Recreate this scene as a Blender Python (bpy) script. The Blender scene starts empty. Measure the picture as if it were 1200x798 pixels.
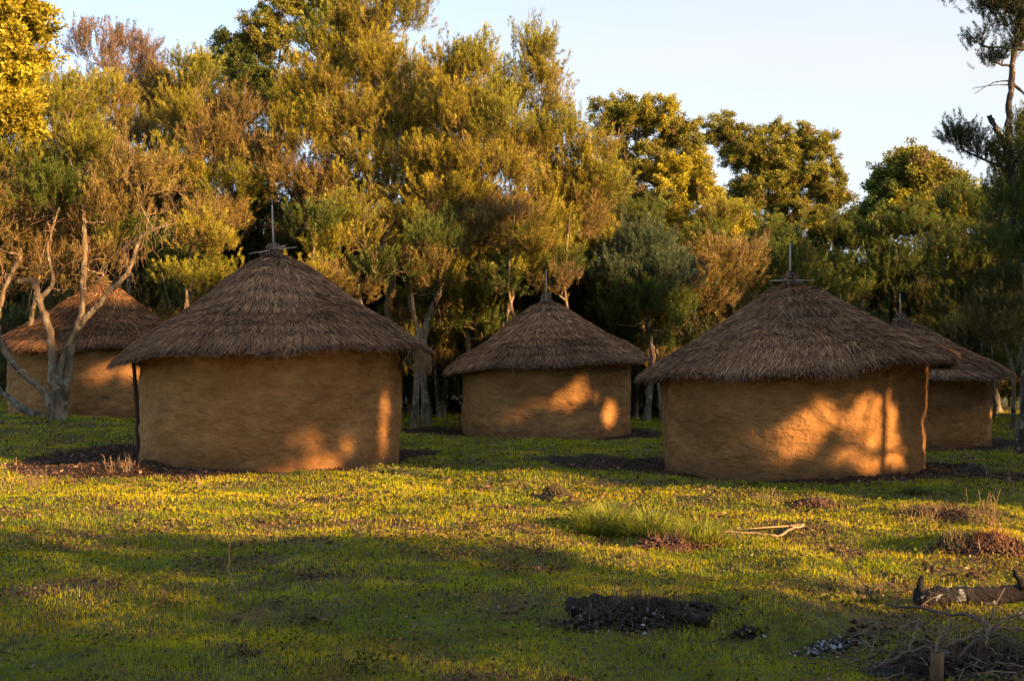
import bpy, math, random
import numpy as np
from mathutils import Vector

R = math.radians
scene = bpy.context.scene
col = scene.collection

# ------------------------------------------------------------------ camera
CAM_H = 1.55
F = 1400.0 / 1200.0            # focal length / picture width
HORIZON = 445.0
PITCH = math.atan((HORIZON - 399.0) / 1400.0)
cam_d = bpy.data.cameras.new('camera')
cam = bpy.data.objects.new('camera', cam_d)
col.objects.link(cam)
cam.location = (0, 0, CAM_H)
cam.rotation_euler = (R(90) + PITCH, 0, 0)
cam_d.sensor_width = 36.0
cam_d.lens = 36.0 * F
cam_d.clip_start = 0.1
cam_d.clip_end = 2000
scene.camera = cam

# ------------------------------------------------------------------ light
SUN_EL = R(12.5)
SUN_H = np.array([0.80, -0.60])            # horizontal direction towards the sun
world = bpy.data.worlds.new('World')
scene.world = world
world.use_nodes = True
wn, wl = world.node_tree.nodes, world.node_tree.links
wn.clear()
out = wn.new('ShaderNodeOutputWorld')
bg = wn.new('ShaderNodeBackground')
sky = wn.new('ShaderNodeTexSky')
sky.sky_type = 'NISHITA'
sky.sun_disc = False
sky.sun_elevation = SUN_EL
sky.sun_rotation = math.atan2(SUN_H[0], SUN_H[1])
sky.altitude = 2400
sky.air_density = 1.0
sky.dust_density = 1.2
bg.inputs['Strength'].default_value = 0.12
# thin high cloud veil
tc = wn.new('ShaderNodeTexCoord')
mp = wn.new('ShaderNodeMapping'); mp.inputs['Scale'].default_value = (1.2, 1.2, 7.0)
mp.inputs['Rotation'].default_value = (0.0, R(8), 0.3)
nz = wn.new('ShaderNodeTexNoise'); nz.inputs['Scale'].default_value = 1.6
nz.inputs['Detail'].default_value = 5; nz.inputs['Roughness'].default_value = 0.5
rmp = wn.new('ShaderNodeMapRange')
rmp.inputs['From Min'].default_value = 0.36; rmp.inputs['From Max'].default_value = 0.66
rmp.inputs['To Min'].default_value = 0.62; rmp.inputs['To Max'].default_value = 0.97
mixc = wn.new('ShaderNodeMix'); mixc.data_type = 'RGBA'
mixc.inputs[7].default_value = (2.20, 2.19, 2.19, 1)
wl.new(tc.outputs['Generated'], mp.inputs['Vector'])
wl.new(mp.outputs['Vector'], nz.inputs['Vector'])
wl.new(nz.outputs['Fac'], rmp.inputs['Value'])
sepw = wn.new('ShaderNodeSeparateXYZ'); wl.new(tc.outputs['Generated'], sepw.inputs[0])
gr = wn.new('ShaderNodeMath'); gr.operation = 'MULTIPLY_ADD'; gr.inputs[1].default_value = -1.1   # the veil thins out upwards
wl.new(sepw.outputs[2], gr.inputs[0]); wl.new(sepw.outputs[0], gr.inputs[2])
gm = wn.new('ShaderNodeMapRange'); gm.inputs['From Min'].default_value = -0.75; gm.inputs['From Max'].default_value = -0.1
gm.inputs['To Min'].default_value = 0.35; gm.inputs['To Max'].default_value = 1.0
wl.new(gr.outputs[0], gm.inputs['Value'])
vmul = wn.new('ShaderNodeMath'); vmul.operation = 'MULTIPLY'
wl.new(rmp.outputs['Result'], vmul.inputs[0]); wl.new(gm.outputs['Result'], vmul.inputs[1])
fy = wn.new('ShaderNodeMapRange'); fy.inputs['From Min'].default_value = -0.5; fy.inputs['From Max'].default_value = 0.3   # clearer air on the sunny side
fy.inputs['To Min'].default_value = 0.25; fy.inputs['To Max'].default_value = 1.0
wl.new(sepw.outputs[1], fy.inputs['Value'])
vm2 = wn.new('ShaderNodeMath'); vm2.operation = 'MULTIPLY'
wl.new(vmul.outputs[0], vm2.inputs[0]); wl.new(fy.outputs['Result'], vm2.inputs[1])
wl.new(vm2.outputs[0], mixc.inputs[0])
wl.new(sky.outputs['Color'], mixc.inputs[6])
wl.new(mixc.outputs[2], bg.inputs['Color'])
wl.new(bg.outputs['Background'], out.inputs['Surface'])

sun_d = bpy.data.lights.new('sun', 'SUN')
sun_d.energy = 5.0
sun_d.angle = R(0.8)
sun_d.color = (1.0, 0.62, 0.27)
sun = bpy.data.objects.new('sun', sun_d)
col.objects.link(sun)
TO_SUN = np.array([SUN_H[0] * math.cos(SUN_EL), SUN_H[1] * math.cos(SUN_EL), math.sin(SUN_EL)])
sun.rotation_euler = Vector(TO_SUN).to_track_quat('Z', 'Y').to_euler()

vs = scene.view_settings
vs.view_transform = 'Standard'
vs.look = 'None'
vs.exposure = 1.85
vs.gamma = 1.0
vs.use_curve_mapping = False
scene.render.engine = 'CYCLES'
cy = scene.cycles
cy.use_denoising = True
cy.max_bounces = 5
cy.diffuse_bounces = 3
cy.glossy_bounces = 2
cy.transmission_bounces = 3
cy.use_adaptive_sampling = True
cy.adaptive_threshold = 0.02

rng = np.random.default_rng(7)

# ------------------------------------------------------------------ helpers
def at(px, py, d):
    """a place seen at (px, py) of the 1200x798 photograph, d metres away along +Y"""
    vx = (px - 600.0) / 1400.0
    vy = (399.0 - py) / 1400.0
    c, s = math.cos(PITCH), math.sin(PITCH)
    dy = c - vy * s
    dz = s + vy * c
    k = d / dy
    return np.array([vx * k, d, CAM_H + dz * k])

def M(px, d):
    return px / 1400.0 * d

def vnoise(x, y, seed=0):
    x = np.asarray(x, float); y = np.asarray(y, float)
    xi = np.floor(x).astype(np.int64); yi = np.floor(y).astype(np.int64)
    xf = x - xi; yf = y - yi
    xf = xf * xf * (3 - 2 * xf); yf = yf * yf * (3 - 2 * yf)
    def h(a, b):
        n = (a * 374761393 + b * 668265263 + seed * 2246822519) & 0xFFFFFFFF
        n = ((n ^ (n >> 13)) * 1274126177) & 0xFFFFFFFF
        return ((n ^ (n >> 16)) & 0xFFFF) / 65535.0
    return (h(xi, yi) * (1 - xf) + h(xi + 1, yi) * xf) * (1 - yf) + \
           (h(xi, yi + 1) * (1 - xf) + h(xi + 1, yi + 1) * xf) * yf

def fbm(x, y, seed=0, oct=4):
    a, s, t = 1.0, 0.0, 0.0
    for i in range(oct):
        s = s + a * vnoise(x * 2 ** i, y * 2 ** i, seed + i * 17); t += a; a *= 0.5
    return s / t

def np_mesh(name, V, k, colors=None, mat=None, smooth=False, faces=None):
    V = np.asarray(V, np.float32).reshape(-1, 3)
    me = bpy.data.meshes.new(name)
    if faces is None:
        nf = len(V) // k
        idx = np.arange(nf * k, dtype=np.int32)
    else:
        faces = np.asarray(faces, np.int32); nf = len(faces); k = faces.shape[1]
        idx = faces.ravel()
    me.vertices.add(len(V)); me.vertices.foreach_set('co', V.ravel())
    me.loops.add(nf * k); me.loops.foreach_set('vertex_index', idx)
    me.polygons.add(nf)
    me.polygons.foreach_set('loop_start', np.arange(0, nf * k, k, dtype=np.int32))
    me.polygons.foreach_set('loop_total', np.full(nf, k, np.int32))
    if smooth:
        me.polygons.foreach_set('use_smooth', np.ones(nf, bool))
    if colors is not None:
        ca = me.color_attributes.new('Col', 'FLOAT_COLOR', 'POINT')
        c4 = np.ones((len(V), 4), np.float32); c4[:, :3] = colors
        ca.data.foreach_set('color', c4.ravel())
    me.update(calc_edges=True)
    if mat: me.materials.append(mat)
    return me

def link(name, me, parent=None, loc=None):
    o = bpy.data.objects.new(name, me)
    col.objects.link(o)
    if parent is not None: o.parent = parent
    if loc is not None: o.location = loc
    return o

def tag(o, label=None, cat=None, group=None, kind=None):
    if label: o['label'] = label
    if cat: o['category'] = cat
    if group: o['group'] = group
    if kind: o['kind'] = kind
    return o

def empty(name, loc, label, cat, group=None, rz=0):
    o = bpy.data.objects.new(name, None)
    o.empty_display_size = 0.3
    col.objects.link(o); o.location = loc; o.rotation_euler = (0, 0, rz)
    return tag(o, label, cat, group)

def copy_tree(o, parent=None):
    c = o.copy(); col.objects.link(c); c.parent = parent
    for ch in o.children: copy_tree(ch, c)
    return c

class Tubes:
    """many tapering tubes in one mesh"""
    def __init__(self): self.V = []; self.Fc = []; self.C = []; self.n = 0
    def add(self, pts, radii, sides=6, color=(0.2, 0.15, 0.1), lump=0.0, cap=False):
        pts = np.asarray(pts, float); n = len(pts)
        radii = np.broadcast_to(np.asarray(radii, float), (n,))
        T = np.gradient(pts, axis=0); T /= np.linalg.norm(T, axis=1)[:, None] + 1e-9
        up = np.array([0.31, 0.17, 0.93]) if abs(T[0][2]) < 0.9 else np.array([0.9, 0.4, 0.1])
        A = np.cross(T, up); A /= np.linalg.norm(A, axis=1)[:, None] + 1e-9
        B = np.cross(T, A)
        th = np.linspace(0, 2 * math.pi, sides, endpoint=False)
        rr = radii[:, None] * (1 + (rng.uniform(-lump, lump, (n, sides)) if lump else 0))
        V = pts[:, None, :] + rr[..., None] * (np.cos(th)[None, :, None] * A[:, None, :] + np.sin(th)[None, :, None] * B[:, None, :])
        i = np.arange(n - 1)[:, None] * sides; j = np.arange(sides)[None, :]; j2 = (j + 1) % sides
        Fc = np.stack([i + j, i + j2, i + sides + j2, i + sides + j], -1).reshape(-1, 4) + self.n
        V = V.reshape(-1, 3)
        if cap:
            V = np.vstack([V, pts[0], pts[-1]])
            m = n * sides; e = (n - 1) * sides
            jj = np.arange(sides)
            # quads with a doubled centre would be degenerate: pair the fan up instead
            for a in range(0, sides, 2):
                Fc = np.vstack([Fc, [[self.n + m, self.n + (a + 2) % sides, self.n + a + 1, self.n + a]]])
                Fc = np.vstack([Fc, [[self.n + m + 1, self.n + e + a, self.n + e + a + 1, self.n + e + (a + 2) % sides]]])
        self.V.append(V); self.Fc.append(Fc); self.C.append(np.broadcast_to(np.asarray(color, float), (len(V), 3)))
        self.n += len(V)
    def mesh(self, name, mat, origin=(0, 0, 0)):
        return np_mesh(name, np.vstack(self.V) - np.asarray(origin), 4, np.vstack(self.C), mat, True, np.vstack(self.Fc))

def curve(p0, p1, n=7, sag=0.0, jit=0.1, lift=0.0):
    p0 = np.asarray(p0, float); p1 = np.asarray(p1, float)
    L = np.linalg.norm(p1 - p0)
    t = np.linspace(0, 1, n)[:, None]
    P = p0 + (p1 - p0) * t
    P[:, 2] += lift * L * np.sin(t[:, 0] * math.pi) - sag * L * np.sin(t[:, 0] * math.pi)
    J = rng.normal(0, jit * L / n * 0.9, (n, 3)); J[0] = 0; J[-1] = 0
    return P + J

def smooth_path(pts, n=16, jit=0.0):
    """Catmull-Rom through the points"""
    pts = np.asarray(pts, float)
    P = np.vstack([2 * pts[0] - pts[1], pts, 2 * pts[-1] - pts[-2]])
    out_ = []
    segs = len(pts) - 1
    for t in np.linspace(0, segs, n):
        i = min(int(t), segs - 1); u = t - i
        a, b, c, d = P[i], P[i + 1], P[i + 2], P[i + 3]
        out_.append(0.5 * (2 * b + (c - a) * u + (2 * a - 5 * b + 4 * c - d) * u * u + (3 * b - a - 3 * c + d) * u ** 3))
    out_ = np.array(out_)
    if jit:
        J = rng.normal(0, jit, out_.shape); J[0] = 0; out_ = out_ + J
    return out_

# ------------------------------------------------------------------ materials
def new_mat(name):
    m = bpy.data.materials.new(name); m.use_nodes = True
    nt = m.node_tree; nt.nodes.clear()
    o = nt.nodes.new('ShaderNodeOutputMaterial')
    return m, nt, o

def leaf_mat(name, trans=0.38, gloss=0.012):
    m, nt, o = new_mat(name)
    N, L = nt.nodes, nt.links
    a = N.new('ShaderNodeAttribute'); a.attribute_name = 'Col'
    d = N.new('ShaderNodeBsdfDiffuse'); t = N.new('ShaderNodeBsdfTranslucent')
    g = N.new('ShaderNodeBsdfGlossy'); g.inputs['Roughness'].default_value = 0.45
    g.inputs['Color'].default_value = (0.8, 0.8, 0.8, 1)
    mx = N.new('ShaderNodeMixShader'); mx.inputs[0].default_value = trans
    mg = N.new('ShaderNodeMixShader'); mg.inputs[0].default_value = gloss
    L.new(a.outputs['Color'], d.inputs['Color']); L.new(a.outputs['Color'], t.inputs['Color'])
    L.new(d.outputs[0], mx.inputs[1]); L.new(t.outputs[0], mx.inputs[2])
    L.new(mx.outputs[0], mg.inputs[1]); L.new(g.outputs[0], mg.inputs[2])
    L.new(mg.outputs[0], o.inputs['Surface'])
    return m

def rough_mat(name, use_col=True, base=(0.2, 0.15, 0.1), c2=None, scale=8.0, detail=6, bump=0.4, bscale=30.0,
              stretch=(1, 1, 1), rough=0.9, var=0.35, spots=None, bdist=0.02):
    m, nt, o = new_mat(name)
    N, L = nt.nodes, nt.links
    p = N.new('ShaderNodeBsdfPrincipled'); p.inputs['Roughness'].default_value = rough
    p.inputs['Specular IOR Level'].default_value = 0.25
    t = N.new('ShaderNodeTexCoord'); mpp = N.new('ShaderNodeMapping'); mpp.inputs['Scale'].default_value = stretch
    L.new(t.outputs['Object'], mpp.inputs['Vector'])
    n1 = N.new('ShaderNodeTexNoise'); n1.inputs['Scale'].default_value = scale; n1.inputs['Detail'].default_value = detail
    L.new(mpp.outputs[0], n1.inputs['Vector'])
    mr = N.new('ShaderNodeMapRange'); mr.inputs['From Min'].default_value = 0.3; mr.inputs['From Max'].default_value = 0.7
    mr.inputs['To Min'].default_value = 1 - var; mr.inputs['To Max'].default_value = 1 + var
    L.new(n1.outputs['Fac'], mr.inputs['Value'])
    if use_col:
        a = N.new('ShaderNodeAttribute'); a.attribute_name = 'Col'; src = a.outputs['Color']
    else:
        rg = N.new('ShaderNodeRGB'); rg.outputs[0].default_value = (*base, 1); src = rg.outputs[0]
        if c2:
            mm = N.new('ShaderNodeMix'); mm.data_type = 'RGBA'; mm.inputs[6].default_value = (*base, 1); mm.inputs[7].default_value = (*c2, 1)
            n3 = N.new('ShaderNodeTexNoise'); n3.inputs['Scale'].default_value = scale * 0.3; n3.inputs['Detail'].default_value = 4
            L.new(mpp.outputs[0], n3.inputs['Vector'])
            r3 = N.new('ShaderNodeMapRange'); r3.inputs['From Min'].default_value = 0.4; r3.inputs['From Max'].default_value = 0.6
            L.new(n3.outputs['Fac'], r3.inputs['Value']); L.new(r3.outputs[0], mm.inputs[0]); src = mm.outputs[2]
    vm = N.new('ShaderNodeVectorMath'); vm.operation = 'SCALE'
    L.new(src, vm.inputs[0]); L.new(mr.outputs[0], vm.inputs['Scale'])
    fin = vm.outputs[0]
    if spots:
        sc_, th, colr = spots
        ns = N.new('ShaderNodeTexNoise'); ns.inputs['Scale'].default_value = sc_; ns.inputs['Detail'].default_value = 5
        L.new(t.outputs['Object'], ns.inputs['Vector'])
        rs = N.new('ShaderNodeMapRange'); rs.inputs['From Min'].default_value = th; rs.inputs['From Max'].default_value = th + 0.05
        L.new(ns.outputs['Fac'], rs.inputs['Value'])
        ms = N.new('ShaderNodeMix'); ms.data_type = 'RGBA'; ms.inputs[7].default_value = (*colr, 1)
        L.new(rs.outputs[0], ms.inputs[0]); L.new(fin, ms.inputs[6]); fin = ms.outputs[2]
    L.new(fin, p.inputs['Base Color'])
    nb = N.new('ShaderNodeTexNoise'); nb.inputs['Scale'].default_value = bscale; nb.inputs['Detail'].default_value = 6
    L.new(mpp.outputs[0], nb.inputs['Vector'])
    b = N.new('ShaderNodeBump'); b.inputs['Strength'].default_value = bump; b.inputs['Distance'].default_value = bdist
    L.new(nb.outputs['Fac'], b.inputs['Height']); L.new(b.outputs[0], p.inputs['Normal'])
    L.new(p.outputs[0], o.inputs['Surface'])
    return m

M_LEAF = leaf_mat('foliage')
M_GRASS = leaf_mat('grass_blades', 0.4, 0.0)
M_STRAW = leaf_mat('thatch_straw', 0.08, 0.03)
M_LITTER = leaf_mat('dry_litter', 0.15, 0.02)
M_BARK = rough_mat('bark', scale=7, bump=1.0, bscale=16, stretch=(1, 1, 0.3), var=0.75, spots=(6.0, 0.57, (0.24, 0.21, 0.14)), bdist=0.07)
M_TWIG = rough_mat('twigs', scale=4, bump=0.2, var=0.3)
M_WOOD = rough_mat('bare_wood', scale=6, bump=0.5, bscale=30, stretch=(1, 1, 0.2), var=0.25)
M_CHAR = rough_mat('charred_log', scale=9, bump=1.0, bscale=25, var=0.5, spots=(11.0, 0.63, (0.24, 0.23, 0.22)), bdist=0.04)
M_SOIL = rough_mat('soil', scale=14, bump=1.0, bscale=40, var=0.5, bdist=0.03)
M_THBASE = rough_mat('thatch_base', False, (0.075, 0.05, 0.04), None, 20, 6, 0.8, 60, (1, 1, 1), var=0.5)

def mud_mat():
    m, nt, o = new_mat('mud_plaster')
    N, L = nt.nodes, nt.links
    p = N.new('ShaderNodeBsdfPrincipled'); p.inputs['Roughness'].default_value = 0.95
    p.inputs['Specular IOR Level'].default_value = 0.15
    t = N.new('ShaderNodeTexCoord')
    oi = N.new('ShaderNodeObjectInfo')
    add = N.new('ShaderNodeVectorMath'); add.operation = 'ADD'
    sc3 = N.new('ShaderNodeVectorMath'); sc3.operation = 'SCALE'; sc3.inputs['Scale'].default_value = 37.0
    comb = N.new('ShaderNodeCombineXYZ'); L.new(oi.outputs['Random'], comb.inputs[0]); L.new(oi.outputs['Random'], comb.inputs[1])
    L.new(comb.outputs[0], sc3.inputs[0]); L.new(t.outputs['Object'], add.inputs[0]); L.new(sc3.outputs[0], add.inputs[1])
    def noise(scale, st, det=5, rgh=0.5):
        mpp = N.new('ShaderNodeMapping'); mpp.inputs['Scale'].default_value = st
        L.new(add.outputs[0], mpp.inputs[0])
        n = N.new('ShaderNodeTexNoise'); n.inputs['Scale'].default_value = scale; n.inputs['Detail'].default_value = det
        n.inputs['Roughness'].default_value = rgh
        L.new(mpp.outputs[0], n.inputs['Vector']); return n.outputs['Fac']
    # broad tonal patches, hand-smeared bands, fine grit
    cr = N.new('ShaderNodeValToRGB')
    cr.color_ramp.elements[0].position = 0.32; cr.color_ramp.elements[0].color = (0.235, 0.108, 0.034, 1)
    cr.color_ramp.elements[1].position = 0.7; cr.color_ramp.elements[1].color = (0.385, 0.190, 0.066, 1)
    L.new(noise(0.9, (1, 1, 1.6), 6, 0.6), cr.inputs[0])
    g = N.new('ShaderNodeMapRange'); g.inputs['From Min'].default_value = 0.3; g.inputs['From Max'].default_value = 0.7
    g.inputs['To Min'].default_value = 0.78; g.inputs['To Max'].default_value = 1.18
    L.new(noise(4, (1, 1, 1.6), 8, 0.65), g.inputs['Value'])
    vm = N.new('ShaderNodeVectorMath'); vm.operation = 'SCALE'
    L.new(cr.outputs[0], vm.inputs[0]); L.new(g.outputs[0], vm.inputs['Scale'])
    # splash dirt at the wall foot
    sep = N.new('ShaderNodeSeparateXYZ'); L.new(t.outputs['Object'], sep.inputs[0])
    ad = N.new('ShaderNodeMath'); ad.operation = 'MULTIPLY_ADD'; ad.inputs[1].default_value = -0.5; ad.inputs[2].default_value = 0.25
    L.new(noise(3.0, (1, 1, 1)), ad.inputs[0])
    sm = N.new('ShaderNodeMath'); sm.operation = 'ADD'; L.new(sep.outputs[2], sm.inputs[0]); L.new(ad.outputs[0], sm.inputs[1])
    dr = N.new('ShaderNodeMapRange'); dr.inputs['From Min'].default_value = 0.0; dr.inputs['From Max'].default_value = 0.34
    dr.inputs['To Min'].default_value = 0.55; dr.inputs['To Max'].default_value = 0.0
    L.new(sm.outputs[0], dr.inputs['Value'])
    md = N.new('ShaderNodeMix'); md.data_type = 'RGBA'; md.inputs[7].default_value = (0.13, 0.06, 0.025, 1)
    L.new(dr.outputs[0], md.inputs[0]); L.new(vm.outputs[0], md.inputs[6])
    L.new(md.outputs[2], p.inputs['Base Color'])
    b1 = N.new('ShaderNodeBump'); b1.inputs['Strength'].default_value = 0.9; b1.inputs['Distance'].default_value = 0.16
    L.new(noise(2.4, (1, 1, 1.7), 4, 0.55), b1.inputs['Height'])
    b2 = N.new('ShaderNodeBump'); b2.inputs['Strength'].default_value = 0.6; b2.inputs['Distance'].default_value = 0.03
    L.new(noise(16, (1, 1, 1.4), 6, 0.7), b2.inputs['Height']); L.new(b1.outputs[0], b2.inputs['Normal'])
    # shrinkage cracks
    vo = N.new('ShaderNodeTexVoronoi'); vo.feature = 'DISTANCE_TO_EDGE'; vo.inputs['Scale'].default_value = 1.7
    wv = N.new('ShaderNodeVectorMath'); wv.operation = 'ADD'
    nn = N.new('ShaderNodeTexNoise'); nn.inputs['Scale'].default_value = 3; L.new(add.outputs[0], nn.inputs['Vector'])
    L.new(add.outputs[0], wv.inputs[0]); L.new(nn.outputs['Color'], wv.inputs[1]); L.new(wv.outputs[0], vo.inputs['Vector'])
    vr = N.new('ShaderNodeMapRange'); vr.inputs['From Max'].default_value = 0.012; L.new(vo.outputs['Distance'], vr.inputs['Value'])
    b3 = N.new('ShaderNodeBump'); b3.inputs['Strength'].default_value = 0.6; b3.inputs['Distance'].default_value = 0.02
    L.new(vr.outputs[0], b3.inputs['Height']); L.new(b2.outputs[0], b3.inputs['Normal'])
    L.new(b3.outputs[0], p.inputs['Normal'])
    L.new(p.outputs[0], o.inputs['Surface'])
    return m
M_MUD = mud_mat()

# ------------------------------------------------------------------ the huts' places (needed by the ground)
# name: centre px, depth, wall radius, roof radius, ground z, wall height, eave heights front/left/right, apex z, finial top z
HUTS = dict(
    A=dict(px=320, d=23.0, rw=2.44, rr=3.02, g=0.02, eave=2.04, tilt=(0.045, 0.0), apex=4.04, pole=0.78),
    B=dict(px=119, d=34.5, rw=2.44, rr=2.98, g=0.58, eave=2.42, tilt=(0.0, 0.0), apex=4.42, pole=0.7),
    C=dict(px=640, d=34.0, rw=2.36, rr=2.92, g=0.08, eave=1.98, tilt=(0.05, 0.02), apex=3.86, pole=0.72),
    D=dict(px=927, d=22.0, rw=2.36, rr=2.86, g=-0.06, eave=1.77, tilt=(0.055, 0.0), apex=3.38, pole=0.60),
    E=dict(px=1056, d=34.0, rw=2.42, rr=2.94, g=-0.28, eave=1.66, tilt=(0.02, 0.0), apex=3.30, pole=0.60),
    G=dict(px=986, d=47.0, rw=2.4, rr=2.95, g=0.1, eave=2.0, tilt=(0.0, 0.0), apex=4.3, pole=0.55),
)
for h in HUTS.values():
    h['x'] = M(h['px'] - 600, h['d']); h['y'] = h['d']

# ------------------------------------------------------------------ ground
_ctrl = [(-5, 20, 0.02), (4.6, 19.5, -0.05), (0.9, 31, 0.08), (-13, 33, 0.58), (11, 31, -0.28), (0, 8, 0), (-5, 10, 0.02), (6, 12, -0.02),
         (14, 47, 0.1), (-20, 45, 0.8), (0, 50, 0.4), (30, 50, 0.2), (-30, 25, 0.5), (25, 20, 0.0), (0, -10, 0.0), (20, -15, 0), (-15, -5, 0.1)]
def macro(x, y):
    w = 0; s = 0
    for cx, cy_, cz in _ctrl:
        k = 1.0 / (((x - cx) ** 2 + (y - cy_) ** 2) + 6.0) ** 1.6
        w = w + k; s = s + k * cz
    return s / w
def mud_shade_mask(x, y):
    """1 on the dug earth round each hut, widened leftwards to paint in hut shade"""
    m = np.zeros(np.shape(x))
    for k, h in HUTS.items():
        dx, dy = x - h['x'], y - h['y']
        dist = np.hypot(dx, dy) - h['rw']
        ang = np.arctan2(dy, dx)
        wdt = (1.05 if k in 'AD' else .8) + 0.9 * vnoise(ang * 1.6 + 9, ang * 0 + ord(k), 5)
        if k == 'A': wdt = wdt + 0.9 * np.exp(-((np.abs(ang) - math.pi) / 0.75) ** 2) - 0.75 * np.exp(-((ang + .2) / 0.8) ** 2)  # left side widened: dug earth plus the hut's shade painted in
        if k == 'D': wdt = wdt + 0.8 * np.exp(-((np.abs(ang) - 3.0) / 0.5) ** 2) + 0.75 * np.exp(-((ang + 0.5) / 0.5) ** 2)  # left widening paints hut shade along with earth, right one is earth
        if k == 'C': wdt = wdt + 0.9 * np.exp(-((np.abs(ang) - math.pi) / 0.6) ** 2)  # left widening paints this hut's shade into the soil
        wdt = wdt + 0.35 * (vnoise(x * 3, y * 3, 8) - 0.5)
        m = np.maximum(m, np.clip((wdt - dist) / 0.18, 0, 1))
    return m
MOUNDS = []   # (x, y, radius, height)
def zg(x, y):
    x = np.asarray(x, float); y = np.asarray(y, float)
    z = macro(x, y)
    z = z + 0.24 * (fbm(x / 3.2, y / 2.4, 3, 3) - 0.5) + 0.12 * (fbm(x / 0.8, y / 0.7, 11, 2) - 0.5) + 0.13 * (vnoise(x / 1.7 + 3, y / 1.1, 15) - 0.5)
    z = z + 0.045 * (fbm(x / 0.19, y / 0.19, 23, 2) - 0.5)
    z = z - 0.035 * mud_shade_mask(x, y)
    for mx, my, mr_, mh in MOUNDS:
        z = z + mh * np.exp(-((x - mx) ** 2 + (y - my) ** 2) / (mr_ * mr_))
    return z
def patch(x, y):
    """0..1: how bare and brown the turf is"""
    return np.clip((fbm(x / .75 + 5, y / .6, 41, 5) - 0.48) * 5.0, 0, 1) * (.35 + .65 * vnoise(x * 5, y * 5, 43))
def gp(px, py):
    """the place on the ground seen at this pixel"""
    c, s = math.cos(PITCH), math.sin(PITCH)
    vx = (px - 600.0) / 1400.0; vy = (399.0 - py) / 1400.0
    dirv = np.array([vx, c - vy * s, s + vy * c])
    k = np.arange(3.5, 60, .02)
    d = CAM_H + dirv[2] * k - zg(dirv[0] * k, dirv[1] * k)
    hit = np.argmax(d < 0) if (d < 0).any() else len(k) - 1
    x, y = dirv[0] * k[hit], dirv[1] * k[hit]
    return np.array([x, y, float(zg(x, y))])
for px_, py_, mr_, mh in [(955, 590, 0.28, 0.10), (1165, 640, 0.35, 0.12), (1120, 640, 0.3, 0.12), (1085, 605, 0.5, 0.10), (250, 590, 1.3, 0.10),
                          (540, 600, 1.2, 0.12), (810, 640, 0.55, 0.14), (180, 700, 0.6, 0.05), (900, 715, 0.5, 0.10), (1130, 775, 0.6, 0.10), (650, 560, 1.2, 0.10)]:
    q = gp(px_, py_); MOUNDS.append((q[0], q[1], mr_, mh))

def axis_vals(lo, hi, step, far, growth=1.12):
    v = list(np.arange(lo, hi + 1e-6, step)); s = step; a = lo; b = hi; L_, H_ = [], []
    while a > -far: s *= growth; a -= s; L_.append(a)
    s = step
    while b < far: s *= growth; b += s; H_.append(b)
    return np.array(L_[::-1] + v + H_)
gx = axis_vals(-11, 11, 0.055, 400); gy = axis_vals(4.5, 26, 0.055, 400)
X, Y = np.meshgrid(gx, gy)
Z = zg(X, Y)
ny, nx = X.shape
ii = (np.arange(ny - 1)[:, None] * nx + np.arange(nx - 1)[None, :])
Fg = np.stack([ii, ii + 1, ii + nx + 1, ii + nx], -1).reshape(-1, 4)
mm_ = mud_shade_mask(X, Y); pt = patch(X, Y)
fine = fbm(X / 0.12, Y / 0.12, 77, 3)
cg = np.array([0.085, 0.090, 0.010]); cb = np.array([0.105, 0.060, 0.026]); cm = np.array([0.032, 0.015, 0.008])  # last one: dug earth, darkened further to carry the huts' shade
Cg = cg * (1 - pt[..., None]) + cb * pt[..., None]
Cg = Cg * (0.6 + 0.8 * fine[..., None])
Cg = Cg * (1 - mm_[..., None]) + cm * mm_[..., None] * (0.6 + 0.8 * fine[..., None])
me = np_mesh('ground', np.stack([X, Y, Z], -1), 4, Cg.reshape(-1, 3), M_SOIL, True, Fg)
ground = tag(link('ground', me), 'grassy clearing floor with bare brown patches', 'ground', kind='structure')

# ------------------------------------------------------------------ foliage
def needle_template(n, length, width, spread, r, dry=0.0):
    """upright plume of narrow leaves, unit length along z"""
    t = r.uniform(0, 1, n) ** 0.8
    ph = r.uniform(0, 2 * math.pi, n)
    tilt = r.normal(spread, 0.25, n) * (1 - 0.35 * t)
    b = np.stack([np.cos(ph) * 0.05, np.sin(ph) * 0.05, t * 0.85], -1) + r.normal(0, 0.03, (n, 3))
    d = np.stack([np.cos(ph) * np.sin(tilt), np.sin(ph) * np.sin(tilt), np.cos(tilt)], -1)
    ln = length * r.uniform(0.6, 1.3, n)
    side = np.cross(d, r.normal(0, 1, (n, 3))); side /= np.linalg.norm(side, axis=1)[:, None]
    w = width * r.uniform(0.7, 1.3, n)
    V = np.stack([b - side * w[:, None] / 2, b + side * w[:, None] / 2, b + d * ln[:, None]], 1)
    return V, t, r.uniform(0, 1, n)

def leaf_template(n, length, width, r):
    """rounded spray of broad leaves, unit radius"""
    c = r.normal(0, 1, (n, 3)); c /= np.linalg.norm(c, axis=1)[:, None]
    c *= (r.uniform(0.05, 1, n) ** 0.5)[:, None] * np.array([0.55, 0.55, 0.45]); c[:, 2] += 0.45
    d = r.normal(0, 1, (n, 3)) + np.array([0, 0, 0.35]) + c * 1.2; d /= np.linalg.norm(d, axis=1)[:, None]
    side = np.cross(d, r.normal(0, 1, (n, 3))); side /= np.linalg.norm(side, axis=1)[:, None]
    ln = (length * r.uniform(0.6, 1.3, n))[:, None]; w = (width * r.uniform(0.7, 1.3, n))[:, None]
    V = np.stack([c, c + d * ln * 0.45 - side * w / 2, c + d * ln, c + d * ln * 0.45 + side * w / 2], 1)
    return V, np.clip(c[:, 2], 0, 1), r.uniform(0, 1, n)

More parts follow.
